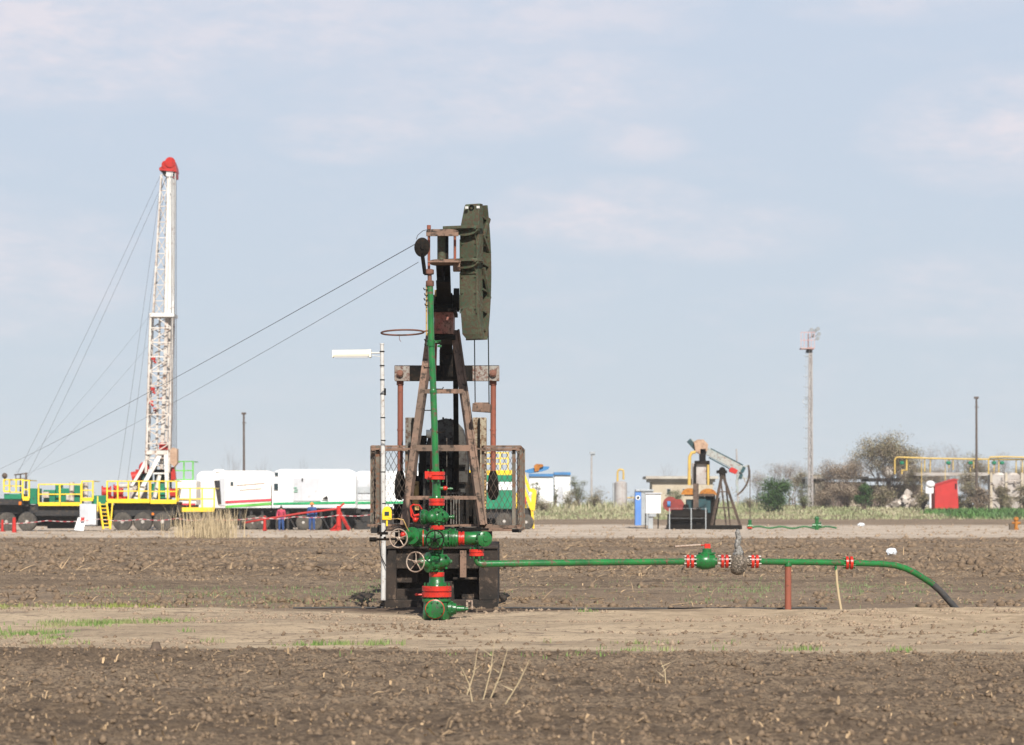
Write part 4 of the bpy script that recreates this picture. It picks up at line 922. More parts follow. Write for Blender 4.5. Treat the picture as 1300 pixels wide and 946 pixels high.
# mast: four chords with rungs and diagonals
def lattice(c0, c1, n, r, br, mat, name, parent, skip=()):
    b = MB(); lv = [[c0[k].lerp(c1[k], i / n) for k in range(4)] for i in range(n + 1)]
    for k in range(4): b.bar(c0[k], c1[k], r)
    for i in range(n + 1):
        for k in range(4):
            j = (k + 1) % 4
            b.bar(lv[i][k], lv[i][j], br)
            if i < n and (k, i) not in skip:
                if (i + k) % 2: b.bar(lv[i][k], lv[i + 1][j], br * .8)
                else: b.bar(lv[i][j], lv[i + 1][k], br * .8)
    return b.build(name, M[mat], parent, smooth=False)
mt0 = [Q(185, 600, -.8), Q(214, 600, -.8), Q(216, 600, .9), Q(188, 600, .9)]
mt1 = [Q(191, 398, -.7), Q(219, 398, -.7), Q(220, 398, .8), Q(194, 398, .8)]
ms = lattice(mt0, mt1, 11, .13, .075, 'rigwhite', 'lower_mast', rig)
b = MB()
b.bar(Q(205, 600, -.3), Q(212, 398, -.3), .22); b.bar(Q(198, 600, 0), Q(203, 400, 0), .12); b.bar(Q(210, 600, .3), Q(216, 400, .3), .14)
for k in range(26):
    py = 412 + k * 7.2; b.bar(Q(196 + random.uniform(-4, 4), py, random.uniform(-.5, .5)), Q(209 + random.uniform(-4, 5), py + random.uniform(-9, 9), random.uniform(-.5, .5)), .055)
b.pbox(188, 596, 215, 600, DR - .9, DR + 1); b.pbox(184, 572, 212, 577, DR - .95, DR - .8)
b.build('mast_rails', M['rigwhite'], ms, smooth=False)
b = MB()
for px, py in ((195, 455), (194, 494), (192, 510), (206, 507), (197, 520)): b.box(Q(px, py, .1), (.24, .2, .22)); b.cyl(Q(px, py + 3, .1), Q(px + 3, py + 6, .1), .07)
split_build(b, 'mast_sheave', M['rigred'], ms)
u0 = [Q(194, 402, -.5), Q(209, 402, -.5), Q(209, 402, .5), Q(195, 402, .5)]; u1 = [Q(204.5, 222, -.45), Q(213, 222, -.45), Q(213, 222, .4), Q(205, 222, .4)]
um = lattice(u0, u1, 9, .10, .06, 'rigwhite', 'upper_mast', rig)
b = MB(); vs = [Q(209, 402, -.75), Q(220.3, 402, -.75), Q(220.3, 402, .5), Q(209, 402, .5), Q(213.3, 220, -.5), Q(221.6, 220, -.5), Q(221.6, 220, .3), Q(213.3, 220, .3)]
b.add(vs, [(0, 1, 2, 3), (7, 6, 5, 4), (0, 4, 5, 1), (1, 5, 6, 2), (2, 6, 7, 3), (3, 7, 4, 0)]); b.bar(Q(212, 402, -.8), Q(215.5, 220, -.55), .08); b.bar(Q(220, 402, -.8), Q(222.3, 220, -.55), .1); b.pbox(190, 398, 221, 402, DR - .85, DR + .9)
b.build('mast_panel', M['mastwhite'], um, smooth=False)
b = MB(); b.pbox(211, 217, 222, 224, DR - .6, DR + .5); b.bar(Q(216.5, 246, -.62), Q(216.5, 226, -.55), .05); b.build('mast_head', M['mastwhite'], um, smooth=False)
b = MB(); b.prism([Q(202, 216, -.7), Q(224, 218, -.7), Q(223, 211, -.7), Q(220, 203, -.7), Q(211, 202, -.7), Q(207, 210, -.7), Q(202, 213, -.7)], (0, 1.3, 0)); b.cyl(Q(216, 206, -.8), Q(216, 206, .8), .33); b.cyl(Q(210, 209, -.75), Q(210, 209, .7), .25); b.pbox(220, 218, 224, 226, DR - .6, DR + .4)
cr = b.build('crown_block', M['rigred'], rig); b = MB(); b.prism([Q(205, 217, -.5), Q(211, 217, -.5), Q(210, 223, -.5), Q(207, 222, -.5)], (0, .9, 0)); b.build('crown_sheave', M['chassis'], cr)
# support legs
b = MB(); b.bar(Q(205, 574, -.7), Q(172, 634, -1.0), .26); b.bar(Q(203, 600, -.7), Q(195, 636, -.9), .2); b.bar(Q(192, 572, -.6), Q(176, 604, -.6), .2); b.bar(Q(211, 572, -.8), Q(213, 634, -.8), .26); b.bar(Q(180, 596, -.9), Q(164, 622, -1.), .18); b.bar(Q(216, 598, .5), Q(216, 636, .5), .2); b.bar(Q(188, 600, .6), Q(180, 636, .6), .2)
b.pbox(195, 596, 213, 602, DR - .9, DR + .5); split_build(b, 'support_leg', M['mastwhite'], rig, smooth=False)
b = MB(); b.prism([Q(216, 572, -1), Q(219, 568, -1), Q(225, 570, -1), Q(225, 588, -1), Q(221, 593, -1), Q(216, 588, -1)], (0, .6, 0)); tb = b.build('travelling_block', M['tan'], rig, smooth=False)
b = MB(); b.prism([Q(219, 595, -1), Q(222, 597, -1), Q(223, 609, -1), Q(217, 609, -1)], (0, .4, 0)); b.build('hook', M['rigred'], tb, smooth=False)
b = MB()
for px in (217.5, 219.5, 221.5, 223.5): b.tube([Q(px if px < 222 else 223.5, 220, -.8), Q(px + .5, 570, -.8)], .022, 5)
b.build('hoist_line', M['cable'], tb)
for i, (a, c, lab) in enumerate((((203, 224), (22, 602), 'guy wire from the mast head to the left post, outermost of the long pair'), ((205, 236), (34, 606), 'guy wire from the mast head, inner one of the long pair to the left post'),
        ((204, 232), (150, 611), 'steep guy wire from the mast head, left one of the close pair'), ((207, 250), (161, 612), 'steep guy wire from the mast head, right one of the close pair'),
        ((192, 398), (20, 600), 'faint guy wire from the mast middle to the left end of the deck'), ((194, 432), (32, 608), 'lowest faint guy wire from the mast middle to the left'))):
    pa, pb = Q(a[0], a[1], -.3), Q(c[0], c[1], -.3); m = MB(); m.tube([pa.lerp(pb, t / 16) - Z * .25 * 4 * (t / 16) * (1 - t / 16) for t in range(17)], .010 if i < 4 else .006, 4)
    tag(m.build('guy_wire', M['cable'], loc=pa), lab, 'guy wire', 'guy wires of the drilling mast')
# sign board, red posts
sb = MB(); a = P(95, 673.5, 156); sb.prism([P(94, 673, 156.5), P(106, 674, 156.3), P(109, 659, 156.9), P(99, 657, 157.1)], (0, .08, 0))
s1 = tag(sb.build('sign_board', M['trailer'], loc=a, smooth=False), 'small white sign board with a red mark leaning by the rig ladder', 'sign')
b = MB(); b.prism([P(102, 661.5, 156.6), P(107, 662, 156.6), P(107.5, 657, 156.75), P(103, 657, 156.75)], (0, -.03, 0)); b.build('red_mark', M['rigred'], s1, smooth=False)
def post(px, y0, y1, w, d, lab, brace=False):
    b = MB(); a = P(px, y1, d); a.z = gz(a.x, a.y) - .05; t = P(px, y0, d); b.cyl(a, t, w, w * .7, 10); b.pbox(px - 2.5, y1 - 2, px + 2.5, y1, d - .2, d + .2)
    if brace:
        b.bar(P(px + 1, y0 + 8, d), P(px + 14, y1, d - .5), .14); b.bar(P(px + 1, y0 + 20, d), P(px - 9, y1, d + .3), .12); b.bar(P(px - 2, y0 + 5, d), P(px + 7, y0 - 3, d), .12); b.pbox(px - 11, y1 - 3, px - 3, y1, d, d + .4)
    tag(b.build('red_post', M['rigred'], loc=a), lab, 'post', 'red posts by the rig')
post(18, 657, 677, .14, 150, 'short red post in front of the left end of the rig truck'); post(3, 660, 676, .09, 152, 'red post at the far left edge of the rig truck')
post(430, 642, 674, .18, 157, 'tall red jack stand with braces in front of the white trailers', True); post(336, 655, 673.5, .11, 157, 'thin red post under the striped white trailer')
# barrier tape
m_, nt_, b_ = new_mat('striped_tape'); co_ = node(nt_, 'ShaderNodeTexCoord').outputs['Object']; wv = node(nt_, 'ShaderNodeTexWave'); wv.inputs['Scale'].default_value = .7; nt_.links.new(co_, wv.inputs[0])
nt_.links.new(mixc(nt_, thr(nt_, wv.outputs['Fac'], .45, .55), (.55, .45, .42), (.42, .06, .07)), b_.inputs['Base Color']); b_.inputs['Roughness'].default_value = .6
b = MB(); tp = [(-20, 664), (60, 661), (125, 659), (180, 659), (225, 658), (262, 659), (330, 657), (375, 656), (430, 654), (478, 652), (520, 651)]
for (x0, y0), (x1, y1) in zip(tp, tp[1:]):
    k = max(2, int((x1 - x0) / 6)); pt = [P(x0 + (x1 - x0) * i / k, y0 + (y1 - y0) * i / k + 2.2 * math.sin(math.pi * i / k), 156) for i in range(k + 1)]
    for p0, p1 in zip(pt, pt[1:]): b.bar(p0, p1, .02, .035)
tag(b.build('barrier_tape', m_, loc=P(225, 658, 156), smooth=False), 'red and white barrier tape strung low along the rig and trailers', 'barrier tape')
b = MB(); b.tube([P(325, 661, 157.5), P(380, 652, 157.6), P(428, 646, 157.6)], .06, 8); b.tube([P(310, 664, 158), P(325, 661, 157.5)], .06, 8); tag(b.build('red_pipe', M['rigred'], loc=P(325, 661, 157.5)), 'thin red pipe sloping up from the thin red post to the jack stand', 'pipe')

# trailers
def trailer(x0, x1, yt, yb, d, dep, name, lab, mat, stripes=(), windows=(), panels=(), roundr=.35, cat='trailer', wheels=(), slant=0, ladder=False, group='white trailers beside the rig'):
    g = gat((x0 + x1) / 2, d); t = thing(name, lab, cat, g, group); b = MB()
    a = P(x0, yb, d); zt_ = P(x0, yt, d).z; xr = P(x1, yb, d).x; r = roundr
    # long box with rounded roof edges (front and back)
    prof = [(0, a.z), (0, zt_ - r)] + [(r - r * math.cos(k * math.pi / 8), zt_ - r + r * math.sin(k * math.pi / 8)) for k in range(1, 5)] + [(dep - r + r * math.sin(k * math.pi / 8), zt_ - r + r * math.cos(k * math.pi / 8)) for k in range(0, 4)] + [(dep, zt_ - r), (dep, a.z)]
    secs = []
    for x, sc in ((a.x, .0), (a.x + r * .35, .7), (a.x + r, 1), (xr - r, 1), (xr - r * .35, .7), (xr, .0)):
        secs.append([V((x, d + y, z if z < zt_ - r else (zt_ - r) + (z - (zt_ - r)) * (.25 + .75 * sc))) for y, z in prof])
    n = len(prof); vs = [p for s in secs for p in s]; fs = [tuple(range(n)), tuple((len(secs) - 1) * n + k for k in range(n))]
    for i in range(len(secs) - 1):
        for k in range(n): fs.append((i * n + k, i * n + (k + 1) % n, (i + 1) * n + (k + 1) % n, (i + 1) * n + k))
    b.add(vs, fs); bd = b.build('body', M[mat], t)
    b = MB()   # seams: slim posts and base rail, 3 cm proud
    k = x0 + 1
    while k < x1: b.pbox(k, yt + 9, k + .35, yb, d - .03, d); k += 17
    b.pbox(x0, yb - 1.2, x1, yb, d - .05, d); b.build('trim', M['greypanel'], bd, smooth=False)
    for (sx0, sy0, sx1, sy1, th_, m_) in stripes:
        b = MB(); b.prism([P(sx0, sy0 + th_, d - .06), P(sx1, sy1 + th_, d - .06), P(sx1, sy1, d - .06), P(sx0, sy0, d - .06)], (0, .05, 0)); b.build('stripe', M[m_], bd, smooth=False)
    for (wx0, wy0, wx1, wy1) in windows:
        b = MB(); b.pbox(wx0 - .6, wy0 - .6, wx1 + .6, wy1 + .6, d - .06, d - .01); w = b.build('window', M['greypanel'], t, smooth=False); b = MB(); b.pbox(wx0, wy0, wx1, wy1, d - .09, d - .062); b.build('pane', M['glass'], w, smooth=False)
    for (wx0, wy0, wx1, wy1, m_, nm) in panels:
        b = MB(); b.pbox(wx0, wy0, wx1, wy1, d - .07, d - .01); 
        b.build(nm, M[m_], t, smooth=False)
    b = MB(); b.pbox(x0 + 1, yb, x1 - 1, yb + 4, d + .3, d + dep - .3); b.pbox(x0 + 4, yb + 4, x1 - 6, yb + 9, d + .9, d + 1.5)
    k = x0 + 6
    while k < x1 - 4: b.bar(P(k, yb + 2, d + .3), P(k, 673, d + .3), .16); b.bar(P(k, yb + 8, d + .4), P(k + 10, 671, d + .4), .08); k += 14
    b.build('underframe', M['chassis'], t, smooth=False)
    for px in wheels: wheel(px, 663.5, .5, d + .1, t, .45)
    return t
trailer(226, 249, 610, 641, 161.5, 2.4, 'equipment_container', 'small cream container with yellow railing and red base line, right beside the mast', 'trailercream', roundr=.08, cat='container', stripes=((226, 639, 248, 639, 2.4, 'striper'),), group=None)
ct = bpy.data.objects['equipment_container']
railing((226, 272), 620, 647, ct, 160.6, toe=.28, step=15)
railing((222, 245), 586, 609, ct, 162, 'stripel', step=11, toe=.06)
trailer(250, 285, 598, 648, 169, 2.6, 'trailer', 'rounded cream white trailer partly hidden behind the container, leftmost of the trailers', 'trailercream', wheels=(262,))
t2 = trailer(271, 346, 597.5, 645, 165, 2.7, 'trailer', 'cream white trailer with red and green sloping stripes and an open end door', 'trailercream', stripes=((286, 636, 344.5, 633, 3, 'striper'), (286, 642, 346, 637.5, 3.2, 'stripel'), (300, 616, 336, 613, .5, 'tan'), (304, 622, 332, 620, .4, 'tan')), windows=((293, 612, 296, 616),), panels=((278, 607, 285.5, 642, 'greypanel', 'door'),), wheels=(320, 333))
b = MB(); b.prism([P(272, 610, 164.88), P(279, 610, 164.88), P(281, 640, 164.88), P(277, 640, 164.88)], (0, .06, 0)); b.build('doorway', M['chassis'], t2, smooth=False)
b = MB(); b.cyl(P(278, 599, 165.5), P(278, 596, 165.5), .5, .3, 14); b.build('roof_vent', M['trailer'], t2)
t3 = trailer(345.5, 451, 595.5, 645, 164, 2.9, 'trailer', 'long bright white trailer with a grey panel, two small windows and a green line', 'trailer', stripes=((347, 638, 451, 636.5, 3, 'stripeg'), (345, 643, 451, 643, 2, 'greypanel')), windows=((349, 600, 353, 604), (348, 614, 353, 622)), panels=((372, 607, 407, 636, 'greypanel', 'side_door'),), wheels=(385, 399), roundr=.5)
b = MB()
for k, (x, y, w, h) in enumerate(((373, 619, 4, .8), (374, 621.5, 4, .8), (373, 624, 5, .8))): b.pbox(x, y, x + w, y + h, 163.88, 163.91)
split_build(b, 'green_mark', M['stripeg'], t3, smooth=False)
b = MB(); b.pbox(383, 607, 384.5, 611, 163.86, 163.91); b.prism([P(409, 633, 163.9), P(417, 634, 163.9), P(415, 629.5, 163.9)], (0, -.08, 0)); b.build('vent', M['darksteel'], t3, smooth=False)
t4 = trailer(450, 560, 598, 646, 167, 2.6, 'trailer', 'white trailer with grey lower panels and green line showing behind the left guard cage', 'trailer', stripes=((451, 637, 560, 636, 3, 'stripeg'),), panels=((453, 609, 478, 635, 'greypanel', 'side_panel'),), wheels=(470, 505, 530))
b = MB(); b.pbox(454, 618, 476, 626, 166.85, 166.9); b.build('panel_mark', M['galv'], t4, smooth=False)
# clutter under trailers
b = MB()
for k in range(330):
    px = random.uniform(235, 650); py = random.uniform(648, 671); b.box(P(px, py, random.uniform(166, 169)), (random.uniform(.3, 1.4), .6, random.uniform(.2, .7)))
tag(b.build('pipe_and_crate_clutter', M['chassis'], loc=gat(420, 167), smooth=False), 'dark jumble of stored pipes and crates under the white trailers', 'clutter', kind='stuff')
# person helper: one continuous skinned body
def person(px, d, hgt, label, top, legs, hat=None, face=1, arm=.25):
    g = gat(px, d); s = hgt / 1.75; t = thing('person', label, 'person', g)
    J = {'pel': (0, 0, .95), 'sp': (0, .01, 1.15), 'ch': (0, .0, 1.35), 'nk': (0, 0, 1.50), 'hd': (0, -.02, 1.60), 'tp': (0, -.01, 1.73)}
    E = [('pel', 'sp'), ('sp', 'ch'), ('ch', 'nk'), ('nk', 'hd'), ('hd', 'tp')]; Rr = {'pel': .15, 'sp': .135, 'ch': .16, 'nk': .06, 'hd': .098, 'tp': .06}
    for k, sg in (('l', -1), ('r', 1)):
        J.update({'sh' + k: (sg * .19, 0, 1.42), 'el' + k: (sg * .27, .02, 1.14), 'wr' + k: (sg * .25, -.12, .92), 'pa' + k: (sg * .245, -.15, .85), 'hp' + k: (sg * .10, 0, .90), 'kn' + k: (sg * .12, -.02, .50), 'an' + k: (sg * .13, .02, .09), 'to' + k: (sg * .15, -.15, .04)})
        Rr.update({'sh' + k: .07, 'el' + k: .048, 'wr' + k: .034, 'pa' + k: .036, 'hp' + k: .095, 'kn' + k: .065, 'an' + k: .045, 'to' + k: .04})
        E += [('ch', 'sh' + k), ('sh' + k, 'el' + k), ('el' + k, 'wr' + k), ('wr' + k, 'pa' + k), ('pel', 'hp' + k), ('hp' + k, 'kn' + k), ('kn' + k, 'an' + k), ('an' + k, 'to' + k)]
        for f in range(5):
            L = (.05, .075, .085, .078, .06)[f]; ox = (-.035, -.024, -.008, .008, .024)[f]; n1, n2 = 'f%s%d' % (k, f), 'g%s%d' % (k, f)
            J[n1] = (sg * .245 + ox, -.165, .85 - L * .6); J[n2] = (sg * .245 + ox, -.155, .85 - L); Rr[n1] = Rr[n2] = .009; E += [('pa' + k, n1), (n1, n2)]
    names = list(J); me = bpy.data.meshes.new('body'); me.from_pydata([tuple(c * s for c in J[n]) for n in names], [(names.index(a), names.index(c)) for a, c in E], [])
    o = bpy.data.objects.new('body', me); COL.objects.link(o); o.parent = t
    sk = o.modifiers.new('skin', 'SKIN'); sk.use_smooth_shade = True
    if not me.skin_vertices: me.skin_vertices.new() if hasattr(me.skin_vertices, 'new') else None
    for i, n in enumerate(names):
        v = me.skin_vertices[0].data[i]; v.radius = (Rr[n] * s, Rr[n] * s); v.use_root = n == 'pel'
    sd = o.modifiers.new('sub', 'SUBSURF'); sd.levels = 1; sd.render_levels = 1
    me.materials.append(M['skin'])
    def shell(nm, parts, mat, grow):
        b = MB()
        for a, c in parts: b.tube([g + V(J[a]) * s, g + (V(J[a]) + V(J[c])) * .5 * s, g + V(J[c]) * s], [(Rr[a] + grow) * s, ((Rr[a] + Rr[c]) / 2 + grow) * s, (Rr[c] + grow) * s], 12)
        for a in {q for e in parts for q in e}: b.ball(g + V(J[a]) * s, (Rr[a] + grow) * s, 12, 8)
        b.build(nm, M[mat], o)
    shell('jacket', [('pel', 'sp'), ('sp', 'ch'), ('ch', 'shl'), ('ch', 'shr'), ('shl', 'ell'), ('shr', 'elr'), ('ell', 'wrl'), ('elr', 'wrr')], top, .02)
    shell('trousers', [('pel', 'hpl'), ('pel', 'hpr'), ('hpl', 'knl'), ('hpr', 'knr'), ('knl', 'anl'), ('knr', 'anr')], legs, .022)
    b = MB(); hc = g + V((0, -.02, 1.62)) * s; b.ball(hc + V((-.035, -.10, .02)) * s, .014 * s); b.ball(hc + V((.035, -.10, .02)) * s, .014 * s); b.build('eyes', M['black'], o)
    b = MB()
    if hat: b.lathe(hc + V((0, 0, .05)), Z, [(0, .16 * s), (.015, .155 * s), (.02, .125 * s), (.07, .118 * s), (.11, .08 * s), (.13, .02 * s)], 18); b.build('hard_hat', M[hat], o)
    else: b.ball(hc + V((0, .02, .05)) * s, (.105 * s, .11 * s, .10 * s)); b.build('hair', M['darksteel'], o)
    return t
person(396, 158.0, 1.75, 'person in an orange hard hat and blue overalls standing before the long white trailer', 'jeans', 'jeans', 'helmet')
person(357, 159.0, 1.6, 'person in a pinkish red jacket and blue trousers standing under the trailers', 'pink', 'jeans')

# green/white/yellow vehicle behind the right cage and the yellow machine
tk = thing('tank_truck', 'green and white banded truck body with a yellow top seen through the right guard cage', 'truck', gat(620, 165), None)
b = MB(); b.pbox(575, 622, 652, 646, 165, 167.4); b.pbox(575, 603, 652, 612, 165, 167.4); tb_ = b.build('body', M['riggreen'], tk, smooth=False)
b = MB(); b.pbox(575, 612, 652, 622, 164.97, 167.37); b.build('white_band', M['trailer'], tb_, smooth=False)
b = MB(); b.pbox(575, 597, 650, 603, 165.05, 167.3); 
for k in range(7): b.bar(P(585 + k * 10, 597, 165.1), P(585 + k * 10, 574, 165.1), .08)
for py in (575, 582, 589): b.bar(P(585, py, 165.1), P(646, py, 165.1), .07)
b.build('yellow_rail', M['rigyellow'], tk, smooth=False)
b = MB(); b.pbox(560, 647, 655, 658, 165.3, 167.2); b.build('chassis', M['chassis'], tk, smooth=False)
for px in (580, 597, 640): wheel(px, 662, .55, 165, tk)
ym = thing('crane', 'yellow machine with thick arm and blue jib just right of the right guard cage', 'crane', gat(670, 168))
Y1 = lambda px, py, dd=0: P(px, py, 168 + dd)
b = MB(); b.bar(Y1(660, 598), Y1(664, 640), .22); b.bar(Y1(664, 600), Y1(672, 622), .2); b.bar(Y1(671, 622), Y1(679, 623), .25); b.bar(Y1(678.5, 622), Y1(676, 648), .3); b.bar(Y1(675.5, 648), Y1(677, 671), .16); b.bar(Y1(664, 618), Y1(675, 646), .22)
b.pbox(655, 626, 668, 645, 168.1, 169.4); b.build('arm', M['rigyellow'], ym, smooth=False)
b = MB(); b.prism([Y1(664, 598), Y1(676, 594.5), Y1(690, 592), Y1(698, 592.5), Y1(696, 596), Y1(688, 598.5), Y1(672, 601)], (0, .8, 0)); b.build('jib', M['bluesteel'], ym, smooth=False)
b = MB(); b.prism([Y1(678, 591, -.2), Y1(681, 589, -.2), Y1(689, 589.5, -.2), Y1(690, 592, -.2), Y1(685, 594, -.2), Y1(684, 598, -.2), Y1(679, 599, -.2)], (0, .9, 0)); b.build('winch', M['orange'], ym, smooth=False)
wheel(668, 663, .52, 167.6, ym); b = MB(); b.pbox(640, 645, 676, 660, 168.2, 169.6); b.build('chassis', M['chassis'], ym, smooth=False)
b = MB(); b.pbox(664, 631, 668, 640, 167.8, 168); b.build('tail_light', M['rigred'], ym, smooth=False)
# ================================================================== SECOND PUMPJACK
d2 = 169.
K = lambda px, py, dd=0.: P(px, py, d2 + dd)
p2 = thing('pumpjack', 'small far pumpjack seen from the side with a tilted beam and orange crank weights', 'pumpjack', gat(905, d2))
b = MB(); b.prism([K(877, 557, -.2), K(944, 592, -.2), K(942, 601, -.2), K(902, 580, -.2), K(876, 565, -.2)], (0, .4, 0)); b.build('walking_beam', M['bluegrey'], p2, smooth=False)
b = MB(); b.bar(K(874, 559, -.1), K(884, 570, -.1), .3); b.bar(K(902, 570, -.1), K(943, 591, -.1), .13); b.bar(K(900, 581, -.1), K(926, 595, -.1), .08); b.build('beam_tail', M['teal'], p2, smooth=False)
b = MB(); b.prism([K(881, 561, -.5), K(886, 558, -.5), K(893, 558, -.5), K(899, 564, -.5), K(898, 572, -.5), K(890, 577, -.5), K(883, 573, -.5)], (0, 1.0, 0)); b.build('beam_weight', M['tan'], p2, smooth=False)
b = MB(); b.prism([K(926, 596, -.25), K(929, 593, -.25), K(937, 597, -.25), K(934, 602, -.25), K(926, 599, -.25)], (0, .5, 0)); b.build('red_panel', M['rigred'], p2, smooth=False)
c = K(917, 600); 
def ar(r, a): return c + V((math.cos(R(a)) * r, 0, math.sin(R(a)) * r))
b = MB(); N = 16; r1, r0 = 35 * d2 / F, 33.2 * d2 / F
for i in range(N):
    a0 = 16 - 72 * i / N; a1 = 16 - 72 * (i + 1) / N
    b.prism([ar(r0, a0) + V((0, -.22, 0)), ar(r1, a0) + V((0, -.22, 0)), ar(r1, a1) + V((0, -.22, 0)), ar(r0, a1) + V((0, -.22, 0))], (0, .44, 0))
hh2 = b.build('horsehead', M['darkrust'], p2, smooth=False)
b = MB(); b.bar(K(942, 594), K(935, 612), .16); b.bar(K(950, 591), K(941, 594), .12); b.bar(K(935, 612), K(937, 628), .12); b.bar(K(938, 606), K(950, 608), .1)
b.bar(K(941, 600), K(949, 618), .07); b.build('side_frame', M['bluegrey'], hh2, smooth=False)
b = MB(); b.bar(K(945, 593, -.15), K(941.5, 600, -.15), .22); b.bar(K(941.5, 602, -.15), K(939, 608, -.15), .2); b.build('dark_strut', M['teal'], hh2, smooth=False)
b = MB(); b.tube([ar(r1 + .02, 5), K(952, 666)], .03, 5); b.build('polished_rod', M['wood'], hh2)
b = MB()
for a, e in ((903, -.9), (903, .9), (940, -.9), (940, .9)): b.bar(K(917, 601, e * .3), K(a, 668, e), .13, .15)
for t in (.35, .65): 
    for e in (-.9, .9): b.bar(K(917, 601, e * .3).lerp(K(903, 668, e), t), K(917, 601, e * .3).lerp(K(940, 668, e), t), .07)
b.bar(K(920, 601), K(927, 668), .1); b.bar(K(914, 601), K(922, 668), .1); b.build('post_leg', M['darkrust'], p2, smooth=False)
b = MB(); b.pbox(911, 597, 923, 601, d2 - .5, d2 + .5); b.cyl(K(917, 597, -.5), K(917, 597, .5), .22); b.build('saddle_bearing', M['darksteel'], p2)
b = MB(); b.pbox(848, 667, 942, 672, d2 - 1, d2 + 1); b.pbox(849, 653, 900, 667, d2 - .9, d2 + .9); b.cyl(K(852, 655, -.95), K(898, 655, -.95), .42); b.cyl(K(868, 648, -.7), K(874, 648, -.7), .4); b.pbox(884, 644, 890, 667, d2 - 1.05, d2 - .9); b.bar(K(905, 667, .9), K(912, 632, .9), .2); b.pbox(896, 628, 908, 667, d2 - .3, d2 + .6); b.build('skid', M['darksteel'], p2, smooth=False)
b = MB(); b.cyl(K(851, 640, -.5), K(851, 640, .5), .5, n=18); b.prism([K(853, 634, -.5), K(865, 634, -.5), K(869, 640, -.5), K(868, 651, -.5), K(853, 650, -.5)], (0, 1.1, 0)); mo = b.build('motor', M['pinkplate'], p2, smooth=False)
mo.data.materials[0] = M['rigred']; mo.data.materials[0] = paint('dull_red_motor', (.28, .05, .04), (.2, .04, .035), .3, (.08, .03, .025), 1.4, .7)
b = MB(); b.cyl(K(847, 640, -.4), K(851, 640, -.4), .22); b.build('fan_cover', M['bluesteel'], mo)
b = MB(); b.pbox(872, 634, 902, 651, d2 - .5, d2 + .5); b.cyl(K(888, 636, -.6), K(888, 636, .6), .45); b.build('gearbox', M['teal'], p2)
def halfdisc(cx, cy, r, dd, mat, nm, parent):
    b = MB(); pts = [K(cx + r * math.cos(math.pi * k / 12), cy - r * .75 * math.sin(math.pi * k / 12), dd) for k in range(13)]; b.prism(pts, (0, .25, 0)); return b.build(nm, M[mat], parent, smooth=False)
halfdisc(876, 628, 11, -.9, 'orange', 'crank_weight', p2); halfdisc(899, 628.5, 11, -.7, 'orange', 'crank_weight', p2)
b = MB(); b.pbox(869, 627, 907, 630, d2 - .85, d2 - .6); b.pbox(880, 614, 887, 650, d2 - 1.0, d2 - .86); b.build('crank', M['darkrust'], p2, smooth=False)
b = MB(); b.pbox(879, 588, 899, 615, d2 - .3, d2 + .3); b.build('guard_plate', M['mastgrey'], p2, smooth=False)
b = MB(); b.pbox(883, 588, 884, 628, d2 - .45, d2 - .31); b.pbox(898, 586, 901, 616, d2 - .4, d2 - .3); b.pbox(889, 570, 896, 589, d2 - .5, d2 + .5); b.pbox(883, 585, 901, 589, d2 - .55, d2 + .55); b.pbox(881, 589, 882.5, 622, d2 - .6, d2 - .5); b.build('pitman_arm', M['darksteel'], p2, smooth=False)
b = MB(); b.tube([K(883, 574, -.5), K(878, 575, -.5), K(875.5, 580, -.5), K(875, 600, -.5), K(875, 616, -.5)], .11, 8); b.tube([K(899, 590, -.5), K(899, 616, -.5)], .08, 8); b.build('yellow_pipe', M['gasyellow'], p2)
# thin fence in front of it
fe = thing('wire_fence', 'thin grey wire fence with slim posts in front of the far pumpjack', 'fence', gat(875, 166.5))
for px in (850, 877.5, 896): b = MB(); b.bar(P(px, 645, 166.5), P(px, 672.5, 166.5), .06); b.build('post', M['galv'], fe, smooth=False)
b = MB()
for py in (645.5, 658): b.bar(P(850, py, 166.5), P(896, py, 166.5), .010)
b.build('wire', M['galv'], fe, smooth=False)
# far wellhead pieces
w2 = thing('wellhead', 'tiny green far wellhead pipe standing under the far horsehead, by the gravel', 'wellhead', gat(952, 168)); b = MB(); b.cyl(P(952, 674, 168), P(952, 660, 168), .12); b.cyl(P(949, 668, 168), P(955, 668, 168), .14); b.build('pipe', M['green'], w2); b = MB(); b.lathe(P(952, 671, 168), Z, [(0, .2), (.1, .2)], 12); b.build('flange', M['red'], w2)
gp = thing('ground_pipe', 'long thin green pipe with an upright valve lying along the far gravel track', 'pipe', gat(1030, 166)); b = MB(); pts = []
for k in range(24): px = 955 + (1062 - 955) * k / 23; q = gat(px, 165); pts.append(q + Z * (.18 + .06 * math.sin(k)))
b.tube(pts, .07, 6); b.tube([pts[16], pts[16] + V((.7, .2, .35)), pts[18]], .06, 6); b.build('pipe', M['green'], gp); b = MB(); q = gat(1037, 165); b.cyl(q, q + Z * .75, .13); b.cyl(q + V((-.3, 0, .3)), q + V((.3, 0, .3)), .12); b.ball(q + Z * .75, .16); b.build('valve', M['green'], gp)
hy = thing('hydrant', 'small orange hydrant on the gravel at the right edge', 'hydrant', gat(1292, 166)); q = gat(1290, 166); b = MB(); b.lathe(q, Z, [(0, .18), (.1, .18), (.12, .12), (.6, .12), (.65, .18), (.8, .16), (.88, .04)], 14); b.cyl(q + V((-.28, 0, .45)), q + V((.28, 0, .45)), .09); b.build('body', M['orange'], hy)
b = MB(); b.box(q + V((-.3, 0, .2)), (.3, .3, .4)); b.build('base', M['barkdark'], hy, smooth=False)
